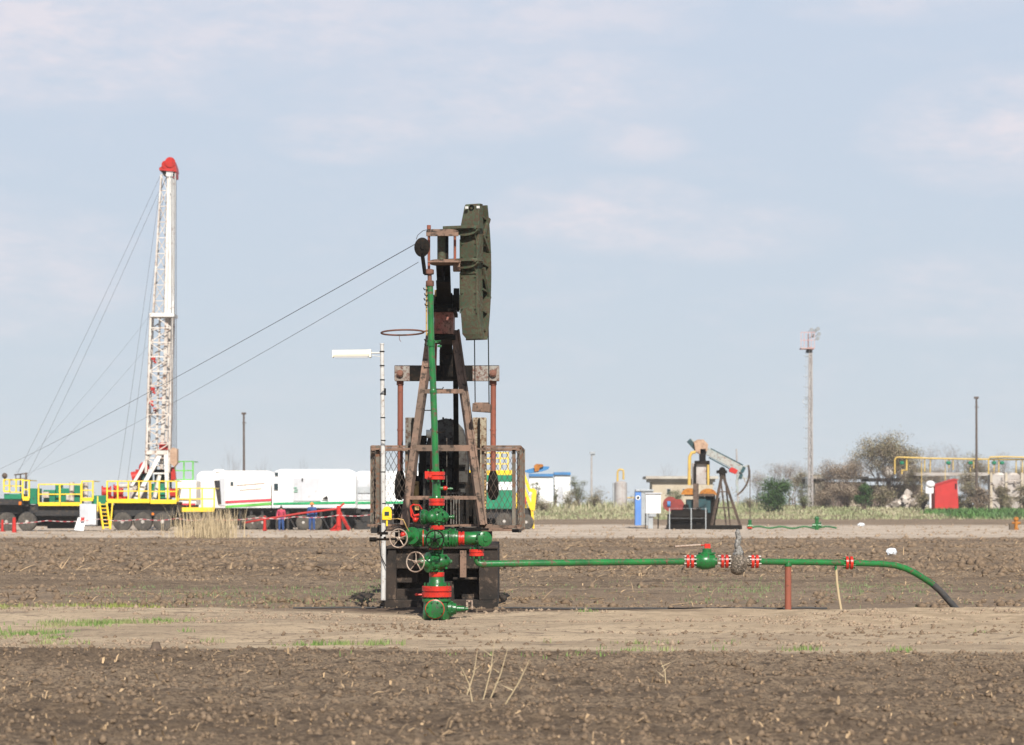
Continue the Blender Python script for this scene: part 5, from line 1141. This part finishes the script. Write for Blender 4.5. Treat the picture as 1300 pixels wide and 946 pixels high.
# cabinets
D3 = 176.
cb = thing('cabinet', 'tall electrical cabinet with a blue side and a round white emblem, on the gravel', 'cabinet', gat(815, D3)); b = MB(); b.pbox(814, 623, 829, 667, D3, D3 + 1.2); b.pbox(807, 621.5, 830, 624, D3 - .1, D3 + 1.3); bb = b.build('body', M['galv'], cb, smooth=False, bevel=.02); b = MB(); b.pbox(806.5, 624, 814, 667, D3 - .02, D3 + 1.2); dr = b.build('door', M['blue'], cb, smooth=False); b = MB(); b.lathe(P(810, 632, D3 - .02), V((0, -1, 0)), [(0, .16), (.02, .16), (.021, .10), (.0, .10)], 16); b.build('emblem', M['trailer'], dr)
D4 = 171.
cb = thing('switch_box', 'white switch box raised on thin legs beside the blue cabinet', 'cabinet', gat(830, D4)); b = MB(); b.pbox(820, 627, 839, 652, D4, D4 + .9); b.build('body', M['trailer'], cb, smooth=False, bevel=.03)
b = MB(); b.pbox(819, 625.5, 840, 627, D4 - .1, D4 + 1); b.build('lid', M['greypanel'], cb, smooth=False)
for px in (819.5, 835.5): b = MB(); b.bar(P(px, 652, D4), P(px, 672.5, D4), .08); b.build('leg', M['chassis'], cb, smooth=False)
b = MB(); b.pbox(823, 652, 829, 672.5, D4 + .1, D4 + .5); b.pbox(824, 652, 833, 656, D4, D4 + .5); b.build('cable_duct', M['galv'], cb, smooth=False)

# ================================================================== FAR SITE (about 300-340 m), on a low rise
DF = 322.
B = lambda px, py, dd=0.: P(px, py, DF + dd)
for (x0, x1, yt, lab) in ((672, 702, 603, 'wide white shed with a thin blue roof edge, left of the pair'), (704, 724, 601, 'narrow white shed with a blue roof, right of the pair')):
    t = thing('shed', lab, 'shed', gat((x0 + x1) / 2, DF), 'white sheds with blue roofs'); b = MB(); b.pbox(x0, yt + 2, x1, 646, DF, DF + 5); b.build('wall', M['trailer'], t, smooth=False); b = MB(); b.pbox(x0 - .5, yt - 1.5, x1 + .5, yt + 2, DF - .3, DF + 5.3); b.build('roof', M['bluesteel'], t, smooth=False)
    b = MB(); b.pbox(x0 + 4, yt + 16, x0 + 11, 646, DF - .05, DF - .01); b.build('door', M['greypanel'], t, smooth=False)
lm2 = thing('street_lamp', 'far pale lamp column with a single lamp head, left of the tank', 'lamp', gat(751, 330)); b = MB(); b.cyl(P(751, 645, 330), P(751, 577, 330), .16, .10, 8); b.build('pole', M['mastgrey'], lm2); b = MB(); b.box(P(752, 575, 330), (.7, .7, .3)); b.box(P(753.5, 577.5, 330), (.4, .4, .3)); b.build('lamp_head', M['galv'], lm2, smooth=False)
tk2 = thing('storage_tank', 'upright pale grey cylindrical tank with a yellow pipe loop on top', 'tank', gat(788, DF)); b = MB(); b.lathe(B(788, 645), Z, [(0, .8), (3.2, .8), (3.35, .6), (3.45, .2)], 24); b.build('vessel', M['mastgrey'], tk2)
b = MB(); b.pbox(778, 613, 781, 645, DF, DF + .8); b.pbox(794, 613, 795.5, 640, DF + .2, DF + .6); b.build('side_column', M['galv'], tk2, smooth=False)
b = MB(); b.tube([B(784, 612), B(784, 600), B(785, 597), B(788, 596), B(791, 597), B(791.5, 600), B(791.5, 609)], .13, 8); b.tube([B(796, 632), B(812, 632)], .09, 6); b.build('pipe_loop', M['gasyellow'], tk2)
bl = thing('building', 'low beige building with a projecting flat concrete roof behind the far pumpjack', 'building', gat(850, DF)); b = MB(); b.pbox(828, 612, 905, 648, DF, DF + 6); b.build('wall', M['beigewall'], bl, smooth=False); b = MB(); b.pbox(820, 604.5, 912, 608, DF - .9, DF + 7); b.pbox(824, 608, 908, 612, DF - .3, DF + 6.5); b.build('roof', M['roofslab'], bl, smooth=False)
for x in (846, 866): b = MB(); b.pbox(x, 620, x + 6, 629, DF - .06, DF - .01); w = b.build('window', M['roofslab'], bl, smooth=False); b = MB(); b.pbox(x + 1, 621, x + 5, 628, DF - .08, DF - .061); b.build('pane', M['glass'], w, smooth=False)
# flood light tower
ft = thing('floodlight_tower', 'tall pale lattice floodlight tower with a ladder and a railed lamp platform', 'tower', gat(1028, DF))
l0 = [B(1026.5, 645, -.35), B(1031.5, 645, -.35), B(1031.5, 645, .4), B(1026.5, 645, .4)]; l1 = [B(1027.5, 441, -.25), B(1030.5, 441, -.25), B(1030.5, 441, .25), B(1027.5, 441, .25)]
lattice(l0, l1, 24, .15, .10, 'mastgrey', 'tower_frame', ft)
b = MB(); b.bar(B(1030, 645), B(1029.8, 441), .22, .2); b.build('mast_tube', M['mastgrey'], ft, smooth=False)
b = MB(); b.bar(B(1023, 640, -.2), B(1023, 445, -.2), .04); b.bar(B(1025, 640, -.2), B(1025, 445, -.2), .05)
for k in range(40): b.bar(B(1023, 448 + k * 4.8, -.2), B(1027, 448 + k * 4.8, -.2), .035)
for k in range(12): b.bar(B(1020, 452 + k * 13, -.5), B(1027, 452 + k * 13, -.2), .08)
b.torus(B(1023, 510, -.3), V((.3, -1, .4)), .38, .05, 16, 5); b.build('ladder', M['galv'], ft, smooth=False)
b = MB()
for px in (1017, 1021, 1026, 1030, 1034):
    for e in (-.9, .9): b.bar(B(px, 442, e), B(px, 422, e), .06)
for py in (422, 432, 442):
    for e in (-.9, .9): b.bar(B(1017, py, e), B(1034, py, e), .07)
    for px in (1017, 1034): b.bar(B(px, py, -.9), B(px, py, .9), .07)
b.pbox(1017, 441.5, 1034, 443, DF - .9, DF + .9); b.build('platform_railing', M['cagered'], ft, smooth=False)
b = MB(); b.pbox(1024, 443, 1031, 448, DF - .3, DF + .3); b.pbox(1025.5, 424, 1027, 442, DF - .1, DF + .1); b.build('platform_bracket', M['chassis'], ft, smooth=False)
for px, py in ((1029, 418.5), (1033.5, 420), (1037.5, 417.5), (1038.5, 424), (1037, 429.5), (1031.5, 426)):
    b = MB(); q = B(px, py, -.3); b.lathe(q + V((0, .3, .05)), V((random.uniform(.1, .5), -1, -.25)), [(0, .10), (.15, .18), (.3, .27), (.33, .27)], 12); b.bar(q, q + V((-.3, .3, -.3)), .06); b.build('floodlight', M['galv'], ft)
# ruin
ru = thing('ruined_building', 'low crumbling brown building with a flat concrete roof beyond the bare bushes', 'building', gat(1090, 330)); Dq = 330.
b = MB(); b.pbox(1035, 612, 1100, 650, Dq, Dq + 6); b.pbox(1100, 616, 1172, 650, Dq + .5, Dq + 6); b.build('wall', M['ruin'], ru, smooth=False)
b = MB(); b.pbox(1026, 605, 1103, 608, Dq - .8, Dq + 7); b.pbox(1103, 607, 1172, 611, Dq - .3, Dq + 7); b.build('roof', M['roofslab'], ru, smooth=False)
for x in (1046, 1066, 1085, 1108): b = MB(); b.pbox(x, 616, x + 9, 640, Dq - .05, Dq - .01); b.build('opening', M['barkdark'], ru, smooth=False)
for x in (1079, 1042): b = MB(); b.pbox(x, 612, x + 4, 650, Dq - .3, Dq - .06); b.build('pillar', M['beigewall'], ru, smooth=False)
rb = MB(); base = gat(1150, 318)
for k in range(90):
    px = random.gauss(1152, 12); q = gat(px, random.uniform(316, 321)); r = random.uniform(.25, .75); rb.box(q + Z * random.uniform(.1, max(.3, 2.2 - abs(px - 1152) * .1)), (r, r, r * .8), Matrix.Rotation(random.uniform(0, 3), 3, V((random.random(), random.random(), 1)).normalized()))
tag(rb.build('rubble_heap', M['rubble'], loc=base, smooth=False), 'pale heap of broken masonry between the ruin and the red hut', 'rubble', kind='stuff')
for i, (px, py, w, h, lab) in enumerate(((1150, 598, 26, 10, 'wide white round topped drum above the rubble heap'), (1128, 599, 18, 8, 'smaller white rounded drum left of the wide one'))):
    b = MB(); q = P(px, py, 335); b.ball(q, (w / 2 * 335 / F, 1.0, h * 335 / F), 18, 10); a = V((q.x, q.y, gz(q.x, q.y))); b.bar(a, q, .6, .6); tag(b.build('drum', M['rubble'], loc=a), lab, 'drum', 'white drums on the ruin')
# red hut
rh = thing('hut', 'bright red sheet metal hut with a slanted roof', 'hut', gat(1202, 300)); Dh = 300.
b = MB(); b.prism([P(1187, 646, Dh), P(1217, 646, Dh), P(1215, 609, Dh), P(1211, 608.5, Dh), P(1187, 616, Dh)], (0, 2.6, 0)); b.build('wall', M['shedred'], rh, smooth=False)
b = MB(); b.prism([P(1186, 615.8, Dh - .1), P(1212, 607.8, Dh - .1), P(1216.5, 609, Dh - .1), P(1216.5, 610, Dh - .1), P(1211.5, 609.4, Dh - .1), P(1186, 617, Dh - .1)], (0, 2.8, 0)); b.build('roof', M['shedred'], rh, smooth=False)
b = MB()
for k in range(9): b.pbox(1189 + k * 3, 619 - k * .6, 1189.4 + k * 3, 645, Dh - .04, Dh - .005)
b.build('sheet_seam', M['shedred'], rh, smooth=False)
b = MB(); b.pbox(1212.5, 614, 1214.5, 621, Dh - .06, Dh - .01); b.build('vent', M['darksteel'], rh, smooth=False)
b = MB(); q = P(1181, 645, 298); b.cyl(q, P(1181, 612, 298), .12, n=8); b.ball(P(1181, 615, 298), (.55, .5, .45)); b.box(P(1180, 622, 298), (.9, .3, .8)); a = q
tag(b.build('post_sign', M['trailer'], loc=q), 'white rounded panel on a post left of the red hut', 'panel')
# gas pipes
gpz = thing('gas_pipework', 'overhead yellow gas pipe rack with upright risers along the far wall', 'pipework', gat(1220, 318)); Dg = 318.
G = lambda px, py, dd=0.: P(px, py, Dg + dd)
b = MB(); b.tube([G(1136, 602), G(1136, 584), G(1137.5, 581), G(1141, 580.5), G(1180, 582), G(1240, 583), G(1310, 583.5)], .10, 8); b.tube([G(1151, 582, .3), G(1151, 597, .3), G(1145, 597, .3), G(1145, 602, .3)], .12, 8)
b.tube([G(1255, 602, -.3), G(1255, 583, -.3), G(1257, 580.5, -.3), G(1275, 580, -.3), G(1310, 581, -.3)], .10, 8)
b.build('pipe', M['gasyellow'], gpz)
b = MB()
for px in (1174, 1181, 1205, 1210, 1236, 1262, 1268, 1290, 1298): b.tube([G(px, 583, .2), G(px, random.uniform(594, 603), .2)], .07, 6)
for px in (1170, 1200, 1232, 1262, 1296): b.bar(G(px, 583, .6), G(px, 640, .6), .07)
b.build('riser', M['gasyellow'], gpz)
b = MB()
for px in (1145, 1204, 1232, 1262, 1272): b.lathe(G(px, 590, .2), Z, [(0, .15), (.1, .3), (.35, .3), (.45, .15)], 10); b.cyl(G(px - 2, 588, .2), G(px + 2, 588, .2), .14)
b.build('valve', M['riggreen'], gpz)
wl = thing('wall', 'stained grey concrete wall with rounded tanks behind it at the right edge', 'wall', gat(1280, 310)); b = MB(); b.pbox(1256, 603, 1330, 648, 310, 311); b.pbox(1160, 600, 1256, 604, 322, 324); b.build('panel', M['wallgrey'], wl, smooth=False)
b = MB()
for px in (1257, 1276, 1296, 1316): b.pbox(px, 600, px + 3, 648, 309.7, 310)
b.build('pillar', M['beigewall'], wl, smooth=False)
b = MB()
for px in (1268, 1286, 1305): b.ball(P(px, 604, 313), (.8, .7, .4))
for k in range(26): q = P(random.uniform(1262, 1320), random.uniform(608, 640), 309.6); b.tube([q, q + V((random.uniform(-1, 1), 0, random.uniform(-.6, .6))), q + V((random.uniform(-1.4, 1.4), 0, random.uniform(-1, .6)))], .07, 5)
b.build('pipe_bundle', M['rubble'], wl)
# poles
for px, y0, d, w, lab in ((1240, 505, 305, .17, 'tall dark wooden pole rising above the yellow pipe rack'), (310, 525, 240, .13, 'slim dark wooden pole rising behind the striped white trailer')):
    b = MB(); a = gat(px, d); t = P(px - .5, y0, d); b.cyl(a - Z * .2, t, w, w * .7, 8); b.box(t, (w * 3.2, w * 2, w * 1.5)); b.box(P(px, y0 + 12, d), (w * 3, .1, .08)); tag(b.build('pole', M['wood'], loc=a), lab, 'pole', 'dark wooden poles')
b = MB(); a = gat(937, 330); b.cyl(a, P(935, 570, 330), .14, .1, 8); tag(b.build('pole', M['mastgrey'], loc=a), 'faint pale pole rising behind the head of the far pumpjack', 'pole')

# ---- vegetation
def branch(b, tips, p, dirn, L, r, depth, spread, up):
    n = 3; pts = [p]; q = p; dv = dirn.normalized()
    for i in range(n):
        dv = (dv + V((random.gauss(0, .16), random.gauss(0, .16), random.gauss(up * .1, .1)))).normalized(); q = q + dv * L / n; pts.append(q)
    b.tube(pts, [r * (1 - .45 * i / n) for i in range(n + 1)], 4 if depth < 3 else 6)
    if depth == 0: tips.append((q, dv)); tips.append((pts[2], dv)); return
    for k in range(random.choice((2, 3, 3))):
        a = random.uniform(0, 6.28); s = V((math.cos(a), math.sin(a), random.uniform(-.1, .5))); nd = (dv + s * spread * random.uniform(.7, 1.3) + Z * up * .3).normalized()
        branch(b, tips, pts[random.choice((2, 3, 3))], nd, L * random.uniform(.6, .85), r * .55, depth - 1, spread, up)
def leafcards(b, c, r, n, s):
    for _ in range(n):
        q = c + V((random.gauss(0, r), random.gauss(0, r), random.gauss(0, r * .8))); a, e = random.uniform(0, 6.28), random.uniform(-1, 1)
        u = V((math.cos(a) * math.cos(e), math.sin(a) * math.cos(e), math.sin(e))) * s * random.uniform(.6, 1.3); w = V((-math.sin(a), math.cos(a), random.uniform(-.5, .5))).normalized() * s * .45
        b.add([q - u * .5, q + w * .5, q + u * .5, q - w * .5], [(0, 1, 2, 3)])
def tree(px, d, topy, lab, wpx, stems=3, depth=4, leafm=None, leafn=4, ls=.16, name='bare_tree', group=None, bark='bark', up=.5, spread=.75, cat='tree', thick=.09):
    g = gat(px, d); Ht = P(px, topy, d).z - g.z; t = thing(name, lab, cat, g, group); tr = MB(); cr = MB(); tips = []
    w = wpx / 2 * d / F
    for s in range(stems):
        a = random.uniform(0, 6.28); dx = random.uniform(-w, w) * .35
        p0 = g + V((dx, random.uniform(-.5, .5), -.1)); lean = V((random.uniform(-1, 1) * w / Ht * .8, random.uniform(-.3, .3), 1)).normalized()
        tr.tube([p0, p0 + lean * Ht * .22], [thick * Ht / 8 * 1.5, thick * Ht / 8], 6)
        for k in range(3): branch(cr, tips, p0 + lean * Ht * (.10 + .06 * k), (lean + V((random.gauss(0, .5) * w / Ht * 1.5, random.gauss(0, .4), 0))).normalized(), Ht * .30, thick * Ht / 8 * .6, depth, spread, up)
    mx = max(v[2] for v in cr.v) - g.z; k = Ht / mx        # bring the crown to its measured height and width
    xs = [v[0] - g.x for v in cr.v]; kx = w / max(.1, max(-min(xs), max(xs))) 
    fx = lambda v: (g.x + (v[0] - g.x) * kx, v[1], g.z + (v[2] - g.z) * k)
    cr.v = [fx(v) for v in cr.v]; tr.v = [fx(v) for v in tr.v]
    tr.build('trunk', M[bark], t); cr.build('branches', M[bark], t, smooth=False)
    if leafm:
        lf = MB()
        for q, _ in tips: leafcards(lf, V(fx(q)), .28 * max(1, Ht / 8), leafn, ls)
        lf.build('crown', M[leafm], t, smooth=False)
    return t
def bush(px, d, topy, wpx, lab, leafm='leafg', n=2600, ls=.17, group=None, name='bush', basey=None, cat='bush'):
    g = gat(px, d); Ht = P(px, topy, d).z - g.z; w = wpx / 2 * d / F; t = thing(name, lab, cat, g, group); tr = MB(); lf = MB()
    cl_ = []
    for k in range(16):
        a = random.uniform(0, 6.28); rr = random.random() ** .5; hz = random.uniform(.25, .92) * Ht; sh = math.sqrt(max(.05, 1 - (hz / Ht - .35) ** 2 * 1.6)); q = g + V((math.cos(a) * w * .75 * rr * sh, math.sin(a) * w * .6 * rr * sh, hz * .92)); cl_.append(q)
        tr.tube([g + V((random.uniform(-.2, .2), random.uniform(-.2, .2), -.1)), g.lerp(q, .5) + V((0, 0, .15)), q], [.06, .04, .015], 5)
    for q in cl_: leafcards(lf, q, random.uniform(.14, .24) * min(w, Ht), n // 16, ls)
    leafcards(lf, g + Z * Ht * .4, w * .38, n // 5, ls)
    tr.build('stems', M['barkdark'], t); lf.build('foliage', M[leafm], t, smooth=False); return t
tree(1120, 326, 545, 'large spreading brownish tree, tallest and widest beyond the ruin', 104, 10, 4, 'leafo', 6, .24, thick=.07)
tree(1062, 326, 582, 'low bare brown bushy tree just right of the floodlight tower', 66, 6, 4, 'leafb', 3, .2)
tree(1000, 345, 584, 'wide thin bare tree left of the floodlight tower', 70, 5, 4, 'leafb', 1, .16)
tree(962, 350, 596, 'small thin bare tree right of the far horsehead', 44, 4, 4, 'leafb', 1, .16)
tree(1174, 340, 560, 'slender bare tree just right of the large brownish tree', 40, 2, 4, 'leafb', 1, .16)
tree(1205, 340, 562, 'bare tree above the red hut', 44, 3, 4, 'leafb', 1, .16)
tree(1236, 335, 574, 'bare bushy tree round the foot of the tall wooden pole', 52, 5, 4, 'leafo', 3, .2)
tree(1232, 308, 596, 'brown shrubby tree right beside the red hut', 44, 6, 3, 'leafo', 4, .2)
tree(1160, 324, 590, 'dense brown shrub before the yellow gas pipes', 40, 5, 4, 'leafo', 3, .2)
tree(1272, 345, 568, 'thin bare tree behind the grey wall', 40, 3, 4, 'leafb', 1, .16)
tree(296, 250, 560, 'thin bare tree leaning left behind the striped trailer', 34, 1, 4, None, thick=.07)
tree(338, 260, 577, 'small bare tree behind the striped trailer, right of the pole', 30, 2, 3, None, thick=.06)
tree(386, 260, 576, 'small bare tree behind the long white trailer', 36, 2, 3, None, thick=.06)
tree(848, 345, 584, 'faint bare tree behind the low beige building', 30, 2, 3, None, thick=.05)
tree(1145, 329, 610, 'low brown thicket in front of the ruin wall', 60, 7, 3, 'leafo', 4, .2)
tree(1060, 318, 612, 'low dry shrub in front of the ruin doorways', 50, 7, 3, 'leafb', 4, .2, cat='shrub')
for px, d_, ty, w_, lab in ((1040, 337, 594, 40, 'low brown shrub rising behind the left end of the ruin roof'), (1083, 337, 574, 54, 'brown shrubby tree between the low bare tree and the large tree'), (1146, 337, 572, 50, 'brown shrubby tree on the right flank of the large tree'),
        (1190, 334, 588, 46, 'brown shrub behind the white panel and the red hut'), (1262, 337, 588, 50, 'brown shrub behind the left end of the grey wall'), (1296, 337, 590, 46, 'brown shrub behind the right end of the grey wall'), (1020, 337, 598, 40, 'brown shrub just left of the tower foot')):
    tree(px, d_, ty, lab, w_, 8, 3, 'leafb' if px % 4 else 'leafo', 7, .16, cat='shrub', name='bare_shrub', group='brown shrubs beyond the ruin', thick=.05)
for px, d_, ty, w_, lab in ((1045, 322, 622, 36, 'low dry shrub under the left end of the ruin roof'), (1075, 320, 618, 34, 'low dry shrub just left of the dark green bush'), (1122, 318, 616, 36, 'low dry shrub just right of the dark green bush'), (1172, 306, 622, 26, 'low dry shrub left of the white panel'),
        (1232, 300, 606, 34, 'tall dry shrub between the red hut and the grey wall'), (1245, 298, 616, 26, 'dry shrub at the left end of the grey wall'), (1272, 303, 610, 22, 'dry shrub before the middle of the grey wall'), (1300, 303, 612, 34, 'dry shrub covering the right end of the grey wall')):
    bush(px, d_, ty, w_, lab, 'leafb' if px % 2 else 'leafo', 3200, .19, group='dry shrubs before the ruin', cat='shrub')
bush(985, 300, 607, 48, 'rounded fresh green bush right of the far pumpjack', n=8000, ls=.24)
bush(1021, 308, 611, 24, 'small dull green bush at the foot of the floodlight tower', 'leafd', 1800)
bush(1097, 306, 612, 26, 'dark green bush in front of the ruin', n=4200, ls=.22)
bush(1218, 302, 624, 20, 'green bush at the right side of the red hut', 'leafd', 1400)
bush(734, 316, 598, 28, 'tall narrow green bush right beside the white sheds', 'leafd', 2400)
bush(722, 306, 622, 30, 'low olive bush in front of the narrow white shed', 'leafo', 1500)
bush(753, 312, 619, 34, 'brownish green bush under the far lamp column', 'leafo', 1900)
bush(690, 300, 630, 44, 'low wide olive bush in front of the wide white shed', 'leafo', 1800)
bush(680, 308, 606, 16, 'slim green bush climbing the left end of the wide white shed', 'leafd', 900)
bush(705, 312, 610, 8, 'thin green shrub between the two white sheds', 'leafd', 500)
bush(812, 306, 626, 24, 'low dull bush behind the blue cabinet', 'leafo', 900)
bush(856, 300, 620, 26, 'rounded olive green bush in front of the beige building', 'leafd', 2200)
bush(952, 312, 632, 30, 'low pale bush beneath the far horsehead', 'leafo', 1000)
bush(1280, 300, 628, 22, 'low brownish bush in front of the grey wall', 'leafo', 900)
# distant tree line
b = MB(); tw = MB()
for k in range(900):
    x = random.uniform(-330, 330); d = random.uniform(720, 900); g = V((x, d, 1.2)); h = random.uniform(1.5, 5.5) * (.6 + .8 * abs(math.sin(x * .023) * math.sin(x * .051 + 1)))
    leafcards(b, g + Z * h * .5, h * .32, 14, .8)
tag(b.build('distant_trees', M['leafo'], loc=(0, 800, 1.2), smooth=False), 'low distant line of brown and green trees on the horizon', 'trees', None, 'stuff')

# ================================================================== LIGHT, SKY, CAMERA
EL, AZ = 39, 10
sun = bpy.data.lights.new('sun', 'SUN'); sun.energy = 5.0; sun.angle = R(.55); sun.color = (1, .95, .88)
so = bpy.data.objects.new('sun', sun); COL.objects.link(so)
dirv = V((math.sin(R(AZ)) * math.cos(R(EL)), -math.cos(R(AZ)) * math.cos(R(EL)), math.sin(R(EL))))
so.rotation_euler = dirv.to_track_quat('Z', 'Y').to_euler(); so.location = (10, -10, 30)
w = bpy.data.worlds.new('World'); S.world = w; w.use_nodes = True; nt = w.node_tree; nt.nodes.clear()
out = node(nt, 'ShaderNodeOutputWorld'); bg = node(nt, 'ShaderNodeBackground'); bg.inputs[1].default_value = .075
sky = node(nt, 'ShaderNodeTexSky', sky_type='NISHITA', sun_disc=False, sun_elevation=R(EL), sun_rotation=R(180 - AZ), altitude=100, air_density=1.0, dust_density=1.0, ozone_density=1.5)
co = node(nt, 'ShaderNodeTexCoord').outputs['Generated']
sx = node(nt, 'ShaderNodeSeparateXYZ'); nt.links.new(co, sx.inputs[0]); el = sx.outputs[2]
pale = mixc(nt, thr(nt, el, 0, .22), (5.75, 6.55, 7.4), (5.95, 6.75, 8.1))
veil = mixc(nt, thr(nt, el, .21, .38, .92, .0), sky.outputs[0], pale)
n1 = noise(nt, co, 2.6, 4, .5, (1, 1, 3.6)); n2 = noise(nt, co, 11, 6, .62, (1, 1, 3.2))
f = math_(nt, 'ADD', math_(nt, 'MULTIPLY', n1, .5), math_(nt, 'MULTIPLY', n2, .5))
cm = None       # soft cloud banks where the sky has them (directions from the site)
for px, py, sx_, sz_, k in ((50, 60, 330, 95, 1.0), (330, 40, 260, 70, .7), (640, 120, 260, 60, .75), (450, 180, 110, 34, .9), (760, 275, 150, 48, .9), (800, 185, 80, 30, .6), (1260, 178, 170, 75, 1.0), (40, 350, 150, 90, .6), (930, 300, 140, 40, .5), (1130, 20, 160, 30, .5), (700, 30, 200, 50, .6), (1250, 380, 200, 60, .5)):
    a_ = math_(nt, 'DIVIDE', math_(nt, 'SUBTRACT', sx.outputs[0], (px - 650) / F), sx_ / F); b_ = math_(nt, 'DIVIDE', math_(nt, 'SUBTRACT', el, (640 - py) / F), sz_ / F)
    r_ = math_(nt, 'ADD', math_(nt, 'MULTIPLY', a_, a_), math_(nt, 'MULTIPLY', b_, b_)); v_ = thr(nt, r_, 0, 1.3, k, 0)
    cm = v_ if cm is None else math_(nt, 'MAXIMUM', cm, v_)
n3 = noise(nt, co, 26, 7, .6, (1, 1, 3.0)); n4 = noise(nt, co, 90, 5, .6, (1, 1, 2.5))
g_ = math_(nt, 'ADD', math_(nt, 'MULTIPLY', n3, .75), math_(nt, 'MULTIPLY', n4, .25))
cf = math_(nt, 'ADD', math_(nt, 'MULTIPLY', cm, thr(nt, g_, .36, .58, .15, 1)), thr(nt, g_, .5, .75, 0, .25)); cf = math_(nt, 'MULTIPLY', cf, .62); cf.node.use_clamp = True
c = mixc(nt, cf, veil, (8.7, 7.95, 8.35))
nt.links.new(c, bg.inputs[0]); nt.links.new(bg.outputs[0], out.inputs[0])
cam = bpy.data.cameras.new('camera'); cam.sensor_width = 36; cam.lens = 36 * F / 1300; cam.shift_y = 167 / 1300; cam.clip_start = .5; cam.clip_end = 20000
cam.dof.use_dof = True; cam.dof.focus_distance = 39; cam.dof.aperture_fstop = 3.2
co_ = bpy.data.objects.new('camera', cam); COL.objects.link(co_); co_.location = (0, 0, H); co_.rotation_euler = (R(90), 0, 0); S.camera = co_
S.view_settings.view_transform = 'Standard'; S.view_settings.look = 'None'; S.view_settings.exposure = .42; S.view_settings.gamma = 1
S.render.engine = 'CYCLES'; S.cycles.max_bounces = 6; S.cycles.volume_bounces = 1; S.cycles.diffuse_bounces = 3

hz = MB(); hz.box((0, 1690, 17), (9000, 3440, 40)); m, nt, b_ = new_mat('haze_air'); nt.nodes.remove(b_)
pv = node(nt, 'ShaderNodeVolumePrincipled'); pv.inputs['Color'].default_value = (.95, .98, 1, 1); pv.inputs['Density'].default_value = .0002; pv.inputs['Anisotropy'].default_value = 0
nt.links.new(pv.outputs[0], nt.nodes['Material Output'].inputs['Volume']); ho = hz.build('haze', m, smooth=False); ho['kind'] = 'stuff'
